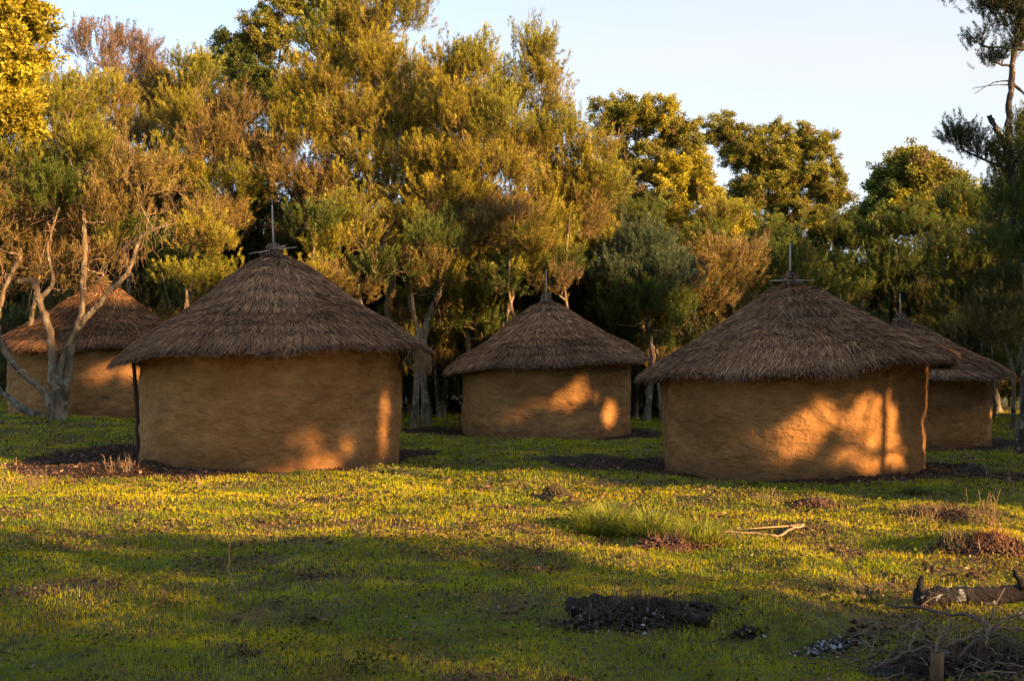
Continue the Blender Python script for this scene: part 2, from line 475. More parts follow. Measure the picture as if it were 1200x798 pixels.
_r = np.random.default_rng(3)
TPL = {
    'erica': [needle_template(52, 0.19, 0.038, 0.5, _r) for _ in range(8)],
    'wispy': [needle_template(20, 0.42, 0.026, 0.45, _r) for _ in range(6)],
    'broad': [leaf_template(46, 0.30, 0.16, _r) for _ in range(8)],
    'shade': [needle_template(26, 0.40, 0.12, 0.8, _r) for _ in range(5)],
}

def sprigs(kind, P, D, S, C0, C1, var=0.25, r=rng):
    """P positions, D axes, S sizes, C0 base colours, C1 tip colours -> vertices, colours"""
    D = D / (np.linalg.norm(D, axis=1)[:, None] + 1e-9)
    A = np.cross(D, r.normal(0, 1, D.shape)); A /= np.linalg.norm(A, axis=1)[:, None] + 1e-9
    B = np.cross(D, A)
    which = r.integers(0, len(TPL[kind]), len(P))
    Vs, Cs = [], []
    for w, (T, t, rv) in enumerate(TPL[kind]):
        m = which == w
        if not m.any(): continue
        p, a, b, d, s = P[m], A[m], B[m], D[m], S[m]
        V = p[:, None, None, :] + s[:, None, None, None] * (T[None, :, :, 0:1] * a[:, None, None, :] + T[None, :, :, 1:2] * b[:, None, None, :] + T[None, :, :, 2:3] * d[:, None, None, :])
        f = t[None, :, None]
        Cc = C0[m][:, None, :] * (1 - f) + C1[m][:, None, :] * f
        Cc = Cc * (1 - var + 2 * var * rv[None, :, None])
        k = T.shape[1]
        Vs.append(V.reshape(-1, 3)); Cs.append(np.repeat(Cc.reshape(-1, 3), k, axis=0))
    return np.vstack(Vs), np.vstack(Cs)

PAL = {   # base colour, tip colour, dry colour, share of dry sprays
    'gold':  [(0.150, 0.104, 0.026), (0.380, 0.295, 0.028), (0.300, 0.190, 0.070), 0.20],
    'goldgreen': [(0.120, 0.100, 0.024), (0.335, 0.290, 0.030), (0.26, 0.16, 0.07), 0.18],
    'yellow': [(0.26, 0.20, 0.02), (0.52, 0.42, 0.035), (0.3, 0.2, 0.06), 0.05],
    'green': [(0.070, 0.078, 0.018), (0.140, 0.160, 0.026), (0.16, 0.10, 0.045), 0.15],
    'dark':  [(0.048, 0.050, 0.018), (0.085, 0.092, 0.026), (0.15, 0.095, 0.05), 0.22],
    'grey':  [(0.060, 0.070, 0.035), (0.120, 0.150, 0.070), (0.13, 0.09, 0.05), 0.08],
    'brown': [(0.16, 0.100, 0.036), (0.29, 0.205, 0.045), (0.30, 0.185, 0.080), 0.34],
    'pink':  [(0.19, 0.115, 0.080), (0.22, 0.145, 0.080), (0.27, 0.17, 0.12), 0.5],
}
BARK = {'pale': (0.160, 0.108, 0.060), 'tan': (0.20, 0.135, 0.08), 'dark': (0.07, 0.05, 0.035), 'grey': (0.13, 0.11, 0.085)}
SKIP = None    # set to a test that keeps light gaps open in a crown

def grow(lobes, trunks, kind='erica', pal='gold', bark='tan', dens=2.0, size=0.5, tips_m2=1.5, plume=13, origin=(0, 0, 0),
         droop=0.0, twig_r=0.012, tsides=12, skip=None, shell=0.72, limb_r=1.0):
    """trunks: [(points, r0, r1)], lobes: [(centre, (rx, ry, rz), pal or None, density)] -> trunk, branch and crown meshes"""
    tr = Tubes(); br = Tubes()
    tp = []
    bc = np.array(BARK[bark])
    for pts, r0, r1 in trunks:
        n = max(10, len(pts) * 6)
        r0, r1 = r0 * .66, r1 * .7
        P = smooth_path(pts, n, jit=r0 * 0.10)
        rad = r0 + (r1 - r0) * np.linspace(0, 1, n) ** 0.8
        rad[0] *= 1.5; rad[1] *= 1.2
        tr.add(P, rad * (1 + .10 * rng.normal(0, 1, n)), tsides, bc, lump=0.10)
        for q, rr_ in zip(P[2:], rad[2:]): tp.append((*q, rr_))
    tp = np.array(tp)
    VV, CC = [], []
    for lb in lobes:
        c, rad, lp, ld = (list(lb) + [None, 1.0])[:4] if len(lb) < 4 else lb
        c = np.asarray(c, float); rad = np.asarray(rad, float)
        ld = ld or 1.0
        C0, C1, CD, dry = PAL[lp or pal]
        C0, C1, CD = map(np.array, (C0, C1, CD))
        # limb from the best trunk point
        dv = c - tp[:, :3]
        cost = np.linalg.norm(dv, axis=1) + 2.0 * np.maximum(0, tp[:, 2] - (c[2] - 0.3 * rad[2])) 
        j = int(np.argmin(cost)); s = tp[j, :3]
        lr = min(tp[j, 3] * 0.7, 0.024 * limb_r * (rad.mean() + 1.0))
        hub = c - np.array([0, 0, rad[2] * 0.35])
        LP = curve(s, hub, 8, lift=-0.06, jit=0.16)
        tr.add(LP, np.linspace(lr, lr * 0.55, 8), 6, bc, lump=0.1)
        area = 4 * math.pi * ((rad[0] * rad[1]) ** 1.6 / 3 + (rad[0] * rad[2]) ** 1.6 / 3 + (rad[1] * rad[2]) ** 1.6 / 3) ** (1 / 1.6)
        n = max(6, int(area * tips_m2 * dens * ld))
        u = rng.normal(0, 1, (n, 3)); u /= np.linalg.norm(u, axis=1)[:, None]
        u[:, 2] = np.where(u[:, 2] < -0.35, -u[:, 2], u[:, 2])
        rr = np.where(rng.uniform(0, 1, n) < shell, rng.uniform(0.82, 1.12, n), rng.uniform(0.35, 0.8, n))
        lumps = 0.70 + 0.55 * vnoise(u[:, 0] * 2.2 + c[0], u[:, 1] * 2.2 + u[:, 2] * 2.0 + c[1], 9)
        tips = c + u * rad * (rr * lumps)[:, None]
        if skip is not None:
            keep = ~skip(tips); tips = tips[keep]; u = u[keep]; n = len(tips)
            if n < 3: continue
        # secondary boughs then twigs
        nb = max(3, n // 7)
        for k in range(nb):
            t_ = tips[k]
            a = LP[rng.integers(4, 8)]
            BP = curve(a, t_, 6, lift=rng.uniform(-0.05, 0.15), jit=0.3)
            br.add(BP, np.linspace(lr * 0.42, twig_r * 0.5, 6), 4, bc * rng.uniform(0.8, 1.3))
            near = np.argsort(np.linalg.norm(tips - t_, axis=1))[1:6]
            for q in near:
                b_ = BP[rng.integers(2, 5)]
                br.add(curve(b_, tips[q], 4, lift=0.05, jit=0.3), np.linspace(twig_r, twig_r * 0.35, 4), 3, bc * rng.uniform(0.8, 1.4))
        m = plume
        out_ = (tips - hub); out_ /= np.linalg.norm(out_, axis=1)[:, None] + 1e-9
        plume_tone = rng.uniform(0.72, 1.28, n)
        plume_mix = rng.uniform(0, 1, n)
        P = np.repeat(tips, m, 0); O = np.repeat(out_, m, 0)
        along = rng.uniform(-0.9, 0.25, len(P))
        P = P + O * (along * size)[:, None] + rng.normal(0, 0.36 * size, P.shape) * np.array([1, 1, 0.8])
        D = O * 0.55 + np.array([0, 0, 0.75 - droop]) + rng.normal(0, 0.28, P.shape)
        S = size * rng.uniform(0.6, 1.2, len(P))
        tone = np.repeat(plume_tone, m)[:, None] * rng.uniform(0.85, 1.15, (len(P), 1))
        mixv = np.repeat(plume_mix, m)[:, None]
        # some plumes are yellower, some greener
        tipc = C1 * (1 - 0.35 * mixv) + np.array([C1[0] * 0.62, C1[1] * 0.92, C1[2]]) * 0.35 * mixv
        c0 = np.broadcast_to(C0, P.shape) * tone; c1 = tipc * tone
        isdry = (np.repeat(rng.uniform(0, 1, n), m) * 0.6 + rng.uniform(0, 1, len(P)) * 0.4) < dry * 0.95
        if skip is not None:
            kk = ~skip(P + D / np.linalg.norm(D, axis=1)[:, None] * (S * .45)[:, None]); P, D, S, c0, c1, isdry = P[kk], D[kk], S[kk], c0[kk], c1[kk], isdry[kk]
        if kind in ('erica', 'shade'):
            if (~isdry).any():
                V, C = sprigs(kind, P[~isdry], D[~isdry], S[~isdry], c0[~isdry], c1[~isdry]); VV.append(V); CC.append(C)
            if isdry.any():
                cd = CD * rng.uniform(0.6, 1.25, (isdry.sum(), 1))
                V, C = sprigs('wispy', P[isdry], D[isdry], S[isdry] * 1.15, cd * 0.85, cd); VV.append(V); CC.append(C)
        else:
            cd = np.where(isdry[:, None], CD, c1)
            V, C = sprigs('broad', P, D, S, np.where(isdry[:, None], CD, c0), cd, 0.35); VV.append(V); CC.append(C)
    k = 4 if kind == 'broad' else 3
    tm = tr.mesh('trunk', M_BARK, origin)
    bm_ = br.mesh('branches', M_TWIG, origin) if br.V else None
    fm = np_mesh('crown', np.vstack(VV) - np.asarray(origin), k, np.vstack(CC), M_LEAF)
    return tm, bm_, fm

def tree(name, label, base, lobes, trunks, group='trees around the clearing', cat='tree', **kw):
    o = empty(name, base, label, cat, group)
    tm, bm_, fm = grow(lobes, trunks, origin=base, **kw)
    link('trunk', tm, o)
    if bm_: link('branches', bm_, o)
    link('crown', fm, o)
    return o

def Lb(px, py, d, rx, ry, pal=None, dn=1.0, dd=None):
    """crown lobe seen at (px, py), rx and ry pixels in half width and half height"""
    a = M(rx, d); b = M(ry, d)
    return (at(px, py, d), (a, (dd or min(a, 1.8)), b), pal, dn)
def gb(px, d):
    x = M(px - 600, d); return np.array([x, d, float(zg(x, d)) - 0.08])
def W(*pts):
    return [at(*p) for p in pts]

# --- tree with pale branching stems in front of the far left hut
b = gp(68, 493); dl = b[1]
DL = dl
tree('heath_tree', 'pale barked multi stemmed heath tree forking low before the leftmost hut', b,
     [Lb(60, 128, DL + 1, 48, 46, 'goldgreen'), Lb(12, 190, DL + 1, 45, 55, 'goldgreen'), Lb(105, 190, DL + 1, 50, 36, 'goldgreen', 1.0), Lb(160, 215, DL, 40, 34, 'brown', .8),
      Lb(60, 235, DL, 55, 36, 'green', .8), Lb(-20, 260, DL, 55, 60, 'brown', .6), Lb(130, 250, DL, 46, 24, 'brown', .7), Lb(45, 300, DL + 1, 44, 38, 'brown', .5), Lb(75, 330, DL + .8, 36, 30, 'brown', .5), Lb(125, 310, DL + .8, 30, 26, 'brown', .4), Lb(10, 330, DL + .8, 36, 30, 'brown', .5)],
     [([b, at(72, 430, DL), at(93, 380, DL), at(98, 330, DL), at(99, 270, DL), at(92, 200, DL)], .21, .06),
      ([b + [-.05, 0, .05], at(62, 440, DL), at(60, 395, DL), at(45, 352, DL), at(40, 330, DL), at(20, 330, DL)], .20, .09),
      ([b + [.05, .05, 0], at(80, 440, DL), at(88, 392, DL), at(120, 352, DL), at(150, 318, DL), at(166, 278, DL), at(200, 262, DL)], .16, .05),
      ([b + [-.1, 0, .05], at(52, 460, DL), at(15, 425, DL), at(-3, 390, DL), at(5, 340, DL), at(25, 300, DL)], .15, .07),
      ([at(45, 352, DL), at(62, 330, DL), at(56, 290, DL), at(70, 240, DL)], .1, .04)],
     bark='pale', size=.46, tips_m2=1.9, plume=9)
hang = Tubes()
_t0 = [x for x in col.objects if x.name.startswith('heath_tree')][0]
for (a_, c_, n_) in [(at(120, 352, DL), at(166, 278, DL), 46), (at(100, 330, DL), at(98, 240, DL), 30), (at(45, 340, DL), at(70, 250, DL), 30), (at(0, 340, DL), at(25, 290, DL), 26), (at(166, 278, DL), at(205, 262, DL), 26)]:
    for _ in range(n_):
        p0 = a_ + (c_ - a_) * rng.uniform(0, 1) + np.array([rng.normal(0, .1), rng.normal(0, .25), rng.uniform(-.1, .5)])
        p1 = p0 + np.array([rng.normal(0, .25), rng.normal(0, .2), rng.uniform(-1.0, .7)])
        hang.add(curve(p0, p1, 6, jit=.35), np.linspace(.011, .004, 6), 3, np.array([.22, .13, .075]) * rng.uniform(.4, 1.3))
tag(link('twigs', hang.mesh('twigs', M_TWIG, _t0.location), _t0), kind='stuff')
b = gp(42, 492) + np.array([0, .6, 0])
d2 = b[1]
tree('leaning_tree', 'dark stem leaning out of the left picture edge beside pale forked stems', b,
     [Lb(-60, 330, d2, 50, 50, 'dark')],
     [([b, at(25, 478, d2), at(0, 458, d2), at(-40, 430, d2), at(-60, 380, d2)], .15, .08)], bark='grey', size=.5)

b = gb(30, 33)
tree('heath_tree', 'brown twiggy heath tree hanging low before the leftmost hut roof', b, [Lb(20, 300, 33, 50, 34, 'brown'), Lb(75, 280, 33, 50, 36, 'brown'), Lb(130, 280, 33, 40, 30, 'green'), Lb(60, 215, 33, 55, 38, 'green'), Lb(110, 130, 33, 40, 34, 'gold'), Lb(40, 150, 33, 40, 44, 'goldgreen'), Lb(5, 250, 33, 40, 40, 'dark')],
     [([b, at(33, 400, 33), at(45, 320, 33), at(50, 220, 33)], .13, .04)], bark='pale', size=.48, tips_m2=1.5)
# --- broad leaved tree at the far left edge
b = gb(-70, 25)
tree('leafy_tree', 'broad leaved yellow green tree filling the top left corner', b,
     [Lb(0, 30, 25, 52, 60, 'yellow', 1.5), Lb(14, 90, 25, 42, 50, 'yellow', 1.5), Lb(0, 140, 25, 38, 45, 'yellow', 1.5), Lb(-20, 130, 25, 50, 50, 'yellow', 1.2), Lb(-60, 60, 25.5, 70, 90, 'yellow'), Lb(10, -20, 25, 40, 40, 'yellow')],
     [([b, at(-60, 300, 25), at(-40, 120, 25), at(-20, 40, 25)], .25, .08)], kind='broad', pal='yellow', bark='grey', size=.30, tips_m2=3.4, plume=11, dens=1.2)

# --- dry pinkish heath behind
b = gb(150, 40)
tree('dry_heath_tree', 'tall thin heath tree with dry pinkish brown twigs against the sky', b,
     [Lb(97, 60, 40, 16, 26, 'pink', .8), Lb(125, 60, 40, 20, 28, 'pink', .8), Lb(158, 70, 40, 18, 30, 'pink', .8), Lb(180, 85, 40, 16, 26, 'pink', .8), Lb(140, 120, 40, 50, 42, 'pink', .6),
      Lb(200, 130, 40, 40, 40, 'brown', .8), Lb(225, 110, 40, 22, 26, 'goldgreen', .8), Lb(105, 180, 40, 50, 40, 'brown', .8), Lb(170, 190, 40, 50, 40, 'brown', .7)],
     [([b, at(152, 350, 40), at(140, 200, 40), at(130, 60, 40)], .16, .04), ([at(152, 330, 40), at(175, 200, 40), at(180, 90, 40)], .1, .03)], bark='tan', size=.5)
b = gb(215, 38)
tree('bushy_heath_tree', 'bushy brown green heath tree behind the left side of the large hut', b,
     [Lb(230, 90, 38, 24, 24, 'goldgreen', .9), Lb(215, 150, 38, 34, 36, 'gold', .9), Lb(255, 180, 38, 38, 38, 'brown'), Lb(210, 215, 38, 42, 34, 'gold', .9), Lb(280, 225, 38, 38, 32, 'goldgreen'),
      Lb(255, 270, 38, 45, 30, 'brown', .8), Lb(205, 285, 38, 35, 28, 'brown', .6), Lb(280, 140, 38, 26, 28, 'brown')],
     [([b, at(220, 340, 38), at(235, 240, 38), at(235, 150, 38)], .17, .05), ([at(222, 340, 38), at(265, 260, 38), at(275, 200, 38)], .1, .04)], bark='tan', size=.5)
# --- leafy tree with small dark leaves
b = gb(330, 45)
tree('small_leaved_tree', 'round leaved olive tree with open sprays above the large hut', b,
     [Lb(345, 22, 45, 38, 28, 'goldgreen', .8), Lb(310, 60, 45, 40, 40, 'goldgreen', .8), Lb(275, 70, 45, 34, 30, 'green', .8), Lb(250, 95, 45, 26, 26, 'green', .9), Lb(390, 28, 45, 22, 26, 'green'),
      Lb(300, 110, 45, 40, 36, 'green'), Lb(335, 130, 45, 34, 34, 'green'), Lb(385, 5, 45, 30, 20, 'goldgreen', .7)],
     [([b, at(325, 300, 45), at(320, 150, 45), at(330, 50, 45)], .2, .05)], kind='broad', pal='green', bark='grey', size=.26, tips_m2=4.6, plume=9, dens=1, shell=.6)
# --- the large golden heath trees in the middle
b = gb(458, 38)
tree('golden_heath_tree', 'tallest golden heath tree with feathery top behind the large hut', b,
     [Lb(425, 30, 38, 42, 38, 'gold'), Lb(475, 22, 38, 26, 34, 'goldgreen'), Lb(385, 62, 38, 40, 34, 'goldgreen'), Lb(370, 105, 38, 40, 30, 'gold'), Lb(440, 90, 38, 45, 36, 'gold'),
      Lb(400, 150, 38, 52, 38, 'gold', .8), Lb(350, 170, 38, 40, 36, 'gold', .8), Lb(470, 150, 38, 40, 36, 'gold'), Lb(425, 205, 38, 50, 32, 'gold', .8), Lb(360, 225, 38, 44, 32, 'brown', .9), Lb(475, 235, 38, 42, 28, 'gold', .8),
      Lb(410, 265, 38, 45, 26, 'brown', .6), Lb(320, 200, 38, 32, 36, 'brown', .8)],
     [([b, at(462, 420, 38), at(455, 360, 38), at(462, 320, 38), at(452, 280, 38), at(462, 200, 38), at(475, 110, 38), at(470, 50, 38)], .26, .05),
      ([at(457, 350, 38), at(448, 300, 38), at(455, 255, 38), at(420, 190, 38), at(400, 110, 38)], .13, .04)], bark='pale', size=.5, tips_m2=1.6)
b = gb(500, 37)
tree('forked_heath_tree', 'slanting golden heath tree with pale lit stem between the large and middle huts', b,
     [Lb(525, 95, 37, 32, 36, 'gold'), Lb(560, 85, 37, 28, 32, 'goldgreen'), Lb(540, 145, 37, 44, 34, 'gold'), Lb(585, 150, 37, 34, 36, 'goldgreen'), Lb(520, 195, 37, 42, 32, 'gold', .9), Lb(575, 210, 37, 44, 32, 'gold', .8),
      Lb(530, 240, 37, 42, 28, 'gold'), Lb(590, 265, 37, 40, 26, 'brown'), Lb(540, 285, 37, 42, 22, 'brown', .7), Lb(500, 275, 37, 24, 18, 'gold', .8)],
     [([b, at(496, 400, 37), at(515, 340, 37), at(525, 300, 37), at(560, 250, 37), at(560, 170, 37), at(545, 110, 37)], .2, .05),
      ([at(496, 400, 37), at(480, 350, 37), at(500, 310, 37), at(520, 250, 37)], .1, .04)], bark='pale', size=.5, tips_m2=1.6)
b = gb(590, 39)
tree('spired_heath_tree', 'golden heath tree with a separate leafy spire on its right', b,
     [Lb(622, 62, 39, 24, 26, 'goldgreen'), Lb(632, 95, 39, 26, 32, 'gold'), Lb(605, 120, 39, 22, 26, 'goldgreen'), Lb(640, 135, 39, 24, 20, 'gold', .8), Lb(655, 165, 39, 30, 24, 'goldgreen'), Lb(625, 185, 39, 36, 32, 'gold', .8),
      Lb(685, 190, 39, 32, 28, 'gold'), Lb(700, 225, 39, 30, 26, 'goldgreen'), Lb(660, 230, 39, 42, 30, 'gold'), Lb(640, 275, 39, 44, 28, 'gold', .8), Lb(690, 265, 39, 32, 22, 'brown'), Lb(620, 315, 39, 36, 22, 'brown', .7), Lb(580, 30+70, 39, 14, 24, 'goldgreen', .6)],
     [([b, at(585, 420, 39), at(600, 340, 39), at(615, 260, 39), at(600, 180, 39), at(610, 110, 39), at(625, 70, 39)], .18, .04),
      ([at(602, 335, 39), at(640, 280, 39), at(675, 230, 39)], .09, .04)], bark='pale', size=.5, tips_m2=1.6)
def skirt(name, lab, px0, d0, lobes, pal_='brown'):
    b = gb(px0, d0)
    return tree(name, lab, b, lobes, [([b, at(px0 + 4, 400, d0), at(px0 - 4, 330, d0), at(px0 + 3, 250, d0)], .14, .04)], bark='pale', pal=pal_, size=.52, tips_m2=1.5)
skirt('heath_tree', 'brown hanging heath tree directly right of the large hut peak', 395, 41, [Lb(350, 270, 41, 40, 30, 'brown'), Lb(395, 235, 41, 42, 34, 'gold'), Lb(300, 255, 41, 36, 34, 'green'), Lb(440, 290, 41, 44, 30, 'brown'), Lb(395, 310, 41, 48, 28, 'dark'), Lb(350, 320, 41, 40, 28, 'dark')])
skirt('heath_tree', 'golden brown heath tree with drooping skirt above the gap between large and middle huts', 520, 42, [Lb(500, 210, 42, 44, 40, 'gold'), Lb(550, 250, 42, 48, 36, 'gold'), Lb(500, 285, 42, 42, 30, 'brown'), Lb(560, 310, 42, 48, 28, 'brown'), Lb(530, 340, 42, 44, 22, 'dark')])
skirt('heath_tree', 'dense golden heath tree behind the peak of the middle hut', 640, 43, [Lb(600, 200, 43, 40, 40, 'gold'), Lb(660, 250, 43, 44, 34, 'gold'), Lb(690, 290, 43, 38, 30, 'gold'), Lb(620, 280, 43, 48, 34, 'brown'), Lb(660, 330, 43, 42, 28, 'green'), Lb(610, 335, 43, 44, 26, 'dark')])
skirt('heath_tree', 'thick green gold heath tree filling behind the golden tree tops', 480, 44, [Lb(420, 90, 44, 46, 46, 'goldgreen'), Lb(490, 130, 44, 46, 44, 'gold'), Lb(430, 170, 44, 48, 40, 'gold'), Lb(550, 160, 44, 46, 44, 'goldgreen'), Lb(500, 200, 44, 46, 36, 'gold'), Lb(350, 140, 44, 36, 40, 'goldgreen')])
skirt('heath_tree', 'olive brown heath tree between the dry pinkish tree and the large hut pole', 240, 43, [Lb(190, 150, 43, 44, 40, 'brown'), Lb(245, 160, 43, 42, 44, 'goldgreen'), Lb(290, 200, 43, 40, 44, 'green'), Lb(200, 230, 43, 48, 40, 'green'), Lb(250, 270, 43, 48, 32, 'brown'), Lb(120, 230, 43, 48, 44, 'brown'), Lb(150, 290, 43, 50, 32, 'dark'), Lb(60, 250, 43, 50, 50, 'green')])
skirt('heath_tree', 'yellow green heath tree between the spired tree and the golden broad leaved tree', 745, 50, [Lb(720, 235, 50, 38, 30, 'gold'), Lb(750, 270, 50, 42, 28, 'gold'), Lb(700, 275, 50, 36, 28, 'goldgreen'), Lb(800, 300, 50, 44, 26, 'gold'), Lb(850, 310, 50, 40, 26, 'green')])
r_ = np.random.default_rng(21)
for i_, (px0, d0) in enumerate([(225, 35.5), (300, 45), (370, 35), (425, 35.5), (485, 36), (545, 40), (600, 37), (665, 37.5), (725, 43), (830, 45)]):
    pls = ['brown', 'gold', 'green', 'goldgreen', 'gold', 'green', 'brown', 'gold', 'goldgreen', 'green']
    pls = pls if i_ < 8 else ['green', 'goldgreen'] * 5
    lob = [Lb(px0 + r_.uniform(-26, 26), y_ + r_.uniform(-8, 8), d0 + r_.uniform(-.8, .8), r_.uniform(26, 40), r_.uniform(16, 26), pls[(i_ + j_) % 10], .6) for j_, y_ in enumerate((265, 292, 318, 345, 385) if d0 > 39 else (262, 290, 318, 340))]
    o = skirt('heath_tree', 'tangled brown heath tree with drooping twigs low behind the huts', px0, d0, lob)
    o['group'] = 'tangled low heath trees behind the huts'
# --- right of the middle
b = gb(762, 47)
tree('spreading_tree', 'golden broad leaved tree rising over the gap beside the middle hut', b,
     [Lb(725, 150, 47, 34, 32, 'goldgreen'), Lb(760, 145, 47, 34, 30, 'yellow', .8), Lb(795, 175, 47, 32, 34, 'goldgreen'), Lb(735, 200, 47, 38, 34, 'goldgreen', .7), Lb(785, 215, 47, 38, 30, 'yellow', .8), Lb(820, 240, 47, 30, 28, 'yellow', 1.2),
      Lb(850, 265, 47, 28, 30, 'yellow', 1.2), Lb(805, 280, 47, 40, 26, 'yellow'), Lb(760, 250, 47, 40, 24, 'goldgreen'), Lb(812, 205, 47, 22, 24, 'yellow')],
     [([b, at(760, 380, 47), at(758, 300, 47), at(750, 220, 47), at(745, 160, 47)], .24, .06), ([at(758, 310, 47), at(790, 250, 47), at(800, 190, 47)], .14, .05)], kind='broad', pal='goldgreen', bark='grey', size=.28, tips_m2=4.2, plume=9, dens=1, shell=.6)
b = gb(757, 40)
tree('grey_green_heath_tree', 'round grey green heath tree in shade between the middle and right huts', b,
     [Lb(755, 305, 40, 42, 34, 'grey'), Lb(725, 335, 40, 38, 34, 'grey'), Lb(785, 335, 40, 38, 36, 'grey'), Lb(755, 360, 40, 50, 26, 'green'), Lb(720, 372, 40, 26, 20, 'green', .7), Lb(795, 375, 40, 26, 24, 'green', .7)],
     [([b, at(764, 430, 40), at(762, 390, 40), at(755, 340, 40), at(752, 300, 40)], .2, .06)], bark='pale', size=.46, tips_m2=2.0)
b = gb(890, 52)
tree('tall_leafy_tree', 'tall olive broad leaved tree behind the peak of the right hut', b,
     [Lb(852, 165, 52, 28, 28, 'goldgreen', .8), Lb(880, 190, 52, 36, 34, 'goldgreen'), Lb(920, 180, 52, 30, 28, 'goldgreen'), Lb(955, 180, 52, 26, 26, 'goldgreen'), Lb(950, 220, 52, 36, 30, 'goldgreen'), Lb(908, 212, 52, 32, 30, 'goldgreen'), Lb(880, 235, 52, 32, 26, 'goldgreen'), Lb(900, 240, 52, 42, 34, 'goldgreen', .7),
      Lb(870, 290, 52, 40, 32, 'goldgreen', .8), Lb(940, 265, 52, 42, 30, 'goldgreen', .8), Lb(975, 240, 52, 24, 26, 'goldgreen', .8), Lb(920, 310, 52, 50, 26, 'green', .8), Lb(985, 285, 52, 30, 26, 'green')],
     [([b, at(892, 380, 52), at(890, 290, 52), at(885, 210, 52)], .24, .06), ([at(892, 350, 52), at(930, 270, 52), at(940, 200, 52)], .15, .05)], kind='broad', pal='green', bark='grey', size=.29, tips_m2=4.0, plume=9, dens=1, shell=.6)
b = gb(1080, 60)
tree('domed_tree', 'distant domed tree with golden side left of the dark ragged tree', b,
     [Lb(1068, 210, 60, 32, 28, 'goldgreen'), Lb(1045, 232, 60, 24, 28, 'green'), Lb(1095, 230, 60, 34, 26, 'goldgreen'), Lb(1070, 255, 60, 46, 28, 'yellow', .8), Lb(1115, 260, 60, 40, 26, 'yellow', .8), Lb(1030, 265, 60, 30, 24, 'green')],
     [([b, at(1080, 350, 60), at(1072, 220, 60)], .28, .08)], kind='broad', pal='goldgreen', bark='dark', size=.5, tips_m2=1.8, plume=8)
for (px0, d0, py0, rr0, hh0, nm, lab, pl) in [
        (1000, 51, 330, 52, 46, 'thicket_tree', 'dark green heath tree right behind the roof peak of the right hut', 'green'),
        (1075, 50, 315, 52, 46, 'thicket_tree', 'dark green heath tree directly above the far right hut finial', 'green'),
        (1145, 44, 310, 50, 60, 'thicket_tree', 'deep green upright heath tree above the far right hut eave', 'green'),
        (1210, 40, 290, 52, 60, 'thicket_tree', 'dark green heath tree cut by the right picture edge', 'green'),
        (940, 52, 345, 45, 40, 'thicket_tree', 'low dark heath tree left of the far hut finials', 'dark'),
        (860, 47, 350, 45, 40, 'thicket_tree', 'low shaded heath tree above the left slope of the right hut', 'green')]:
    b = gb(px0, d0)
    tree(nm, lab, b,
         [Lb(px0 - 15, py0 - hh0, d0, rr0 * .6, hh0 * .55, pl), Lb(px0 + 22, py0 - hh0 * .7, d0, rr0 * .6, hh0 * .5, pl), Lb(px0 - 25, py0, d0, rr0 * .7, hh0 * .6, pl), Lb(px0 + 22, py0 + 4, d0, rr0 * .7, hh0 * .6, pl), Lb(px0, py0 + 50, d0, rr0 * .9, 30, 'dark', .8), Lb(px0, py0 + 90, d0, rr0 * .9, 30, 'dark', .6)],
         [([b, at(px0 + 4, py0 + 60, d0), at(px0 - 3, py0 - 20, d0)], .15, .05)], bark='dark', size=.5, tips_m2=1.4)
# --- small dry tree right of the far right hut
b = gp(1186, 474); d0 = b[1] = 38.0; b = gb(1186, 38)
tree('dry_bush_tree', 'small tree with bare tan twigs right of the far right hut', b,
     [Lb(1150, 385, 38, 36, 20, 'brown', .7), Lb(1190, 395, 38, 32, 22, 'brown', .7), Lb(1175, 365, 38, 40, 20, 'dark', .6), Lb(1215, 385, 38, 30, 26, 'brown', .6)],
     [([b, at(1187, 440, 38), at(1180, 410, 38), at(1165, 385, 38)], .12, .05), ([at(1187, 440, 38), at(1198, 405, 38), at(1205, 380, 38)], .09, .04)], bark='pale', size=.42)
# --- ragged dark conifer-like tree at the right edge
b = gb(1196, 27)
tree('ragged_tree', 'dark ragged tree with snapped stub and bare boughs at the right edge', b,
     [Lb(1128, 168, 27, 22, 20, 'dark', 1.2, .5), Lb(1150, 182, 27, 16, 14, 'dark', 1.0, .4), Lb(1165, 70, 27, 20, 10, 'dark', 1.0, .4), Lb(1190, 20, 27, 42, 32, 'dark', 1.0, 1.2), Lb(1160, 10, 27, 22, 16, 'dark', .9, .5),
      Lb(1112, -6, 27, 24, 9, 'dark', 1.0, .4), Lb(1148, 48, 27, 9, 12, 'dark', .8, .3), Lb(1205, 50, 27, 25, 24, 'dark'), Lb(1178, 200, 27, 22, 34, 'green', 1.1), Lb(1200, 170, 27, 22, 34, 'green'),
      Lb(1185, 250, 27, 32, 34, 'green', 1.1), Lb(1205, 300, 27, 30, 40, 'green'), Lb(1215, 220, 27, 25, 40, 'green')],
     [([b, at(1206, 350, 27), at(1190, 240, 27), at(1182, 170, 27), at(1184, 110, 27), at(1187, 70, 27), at(1195, 20, 27)], .2, .07),
      ([at(1181, 180, 27), at(1172, 160, 27), at(1159, 136, 27)], .11, .085),
      ([at(1182, 200, 27), at(1160, 190, 27), at(1132, 178, 27)], .055, .03),
      ([at(1186, 95, 27), at(1165, 97, 27), at(1142, 110, 27)], .03, .008), ([at(1186, 100, 27), at(1165, 100, 27), at(1139, 104, 27)], .025, .008),
      ([at(1186, 98, 27), at(1200, 110, 27), at(1215, 130, 27)], .05, .04), ([at(1195, 20, 27), at(1160, -5, 27), at(1120, -12, 27)], .05, .02)],
     bark='dark', size=.3, tips_m2=4.5, plume=9, twig_r=.01)

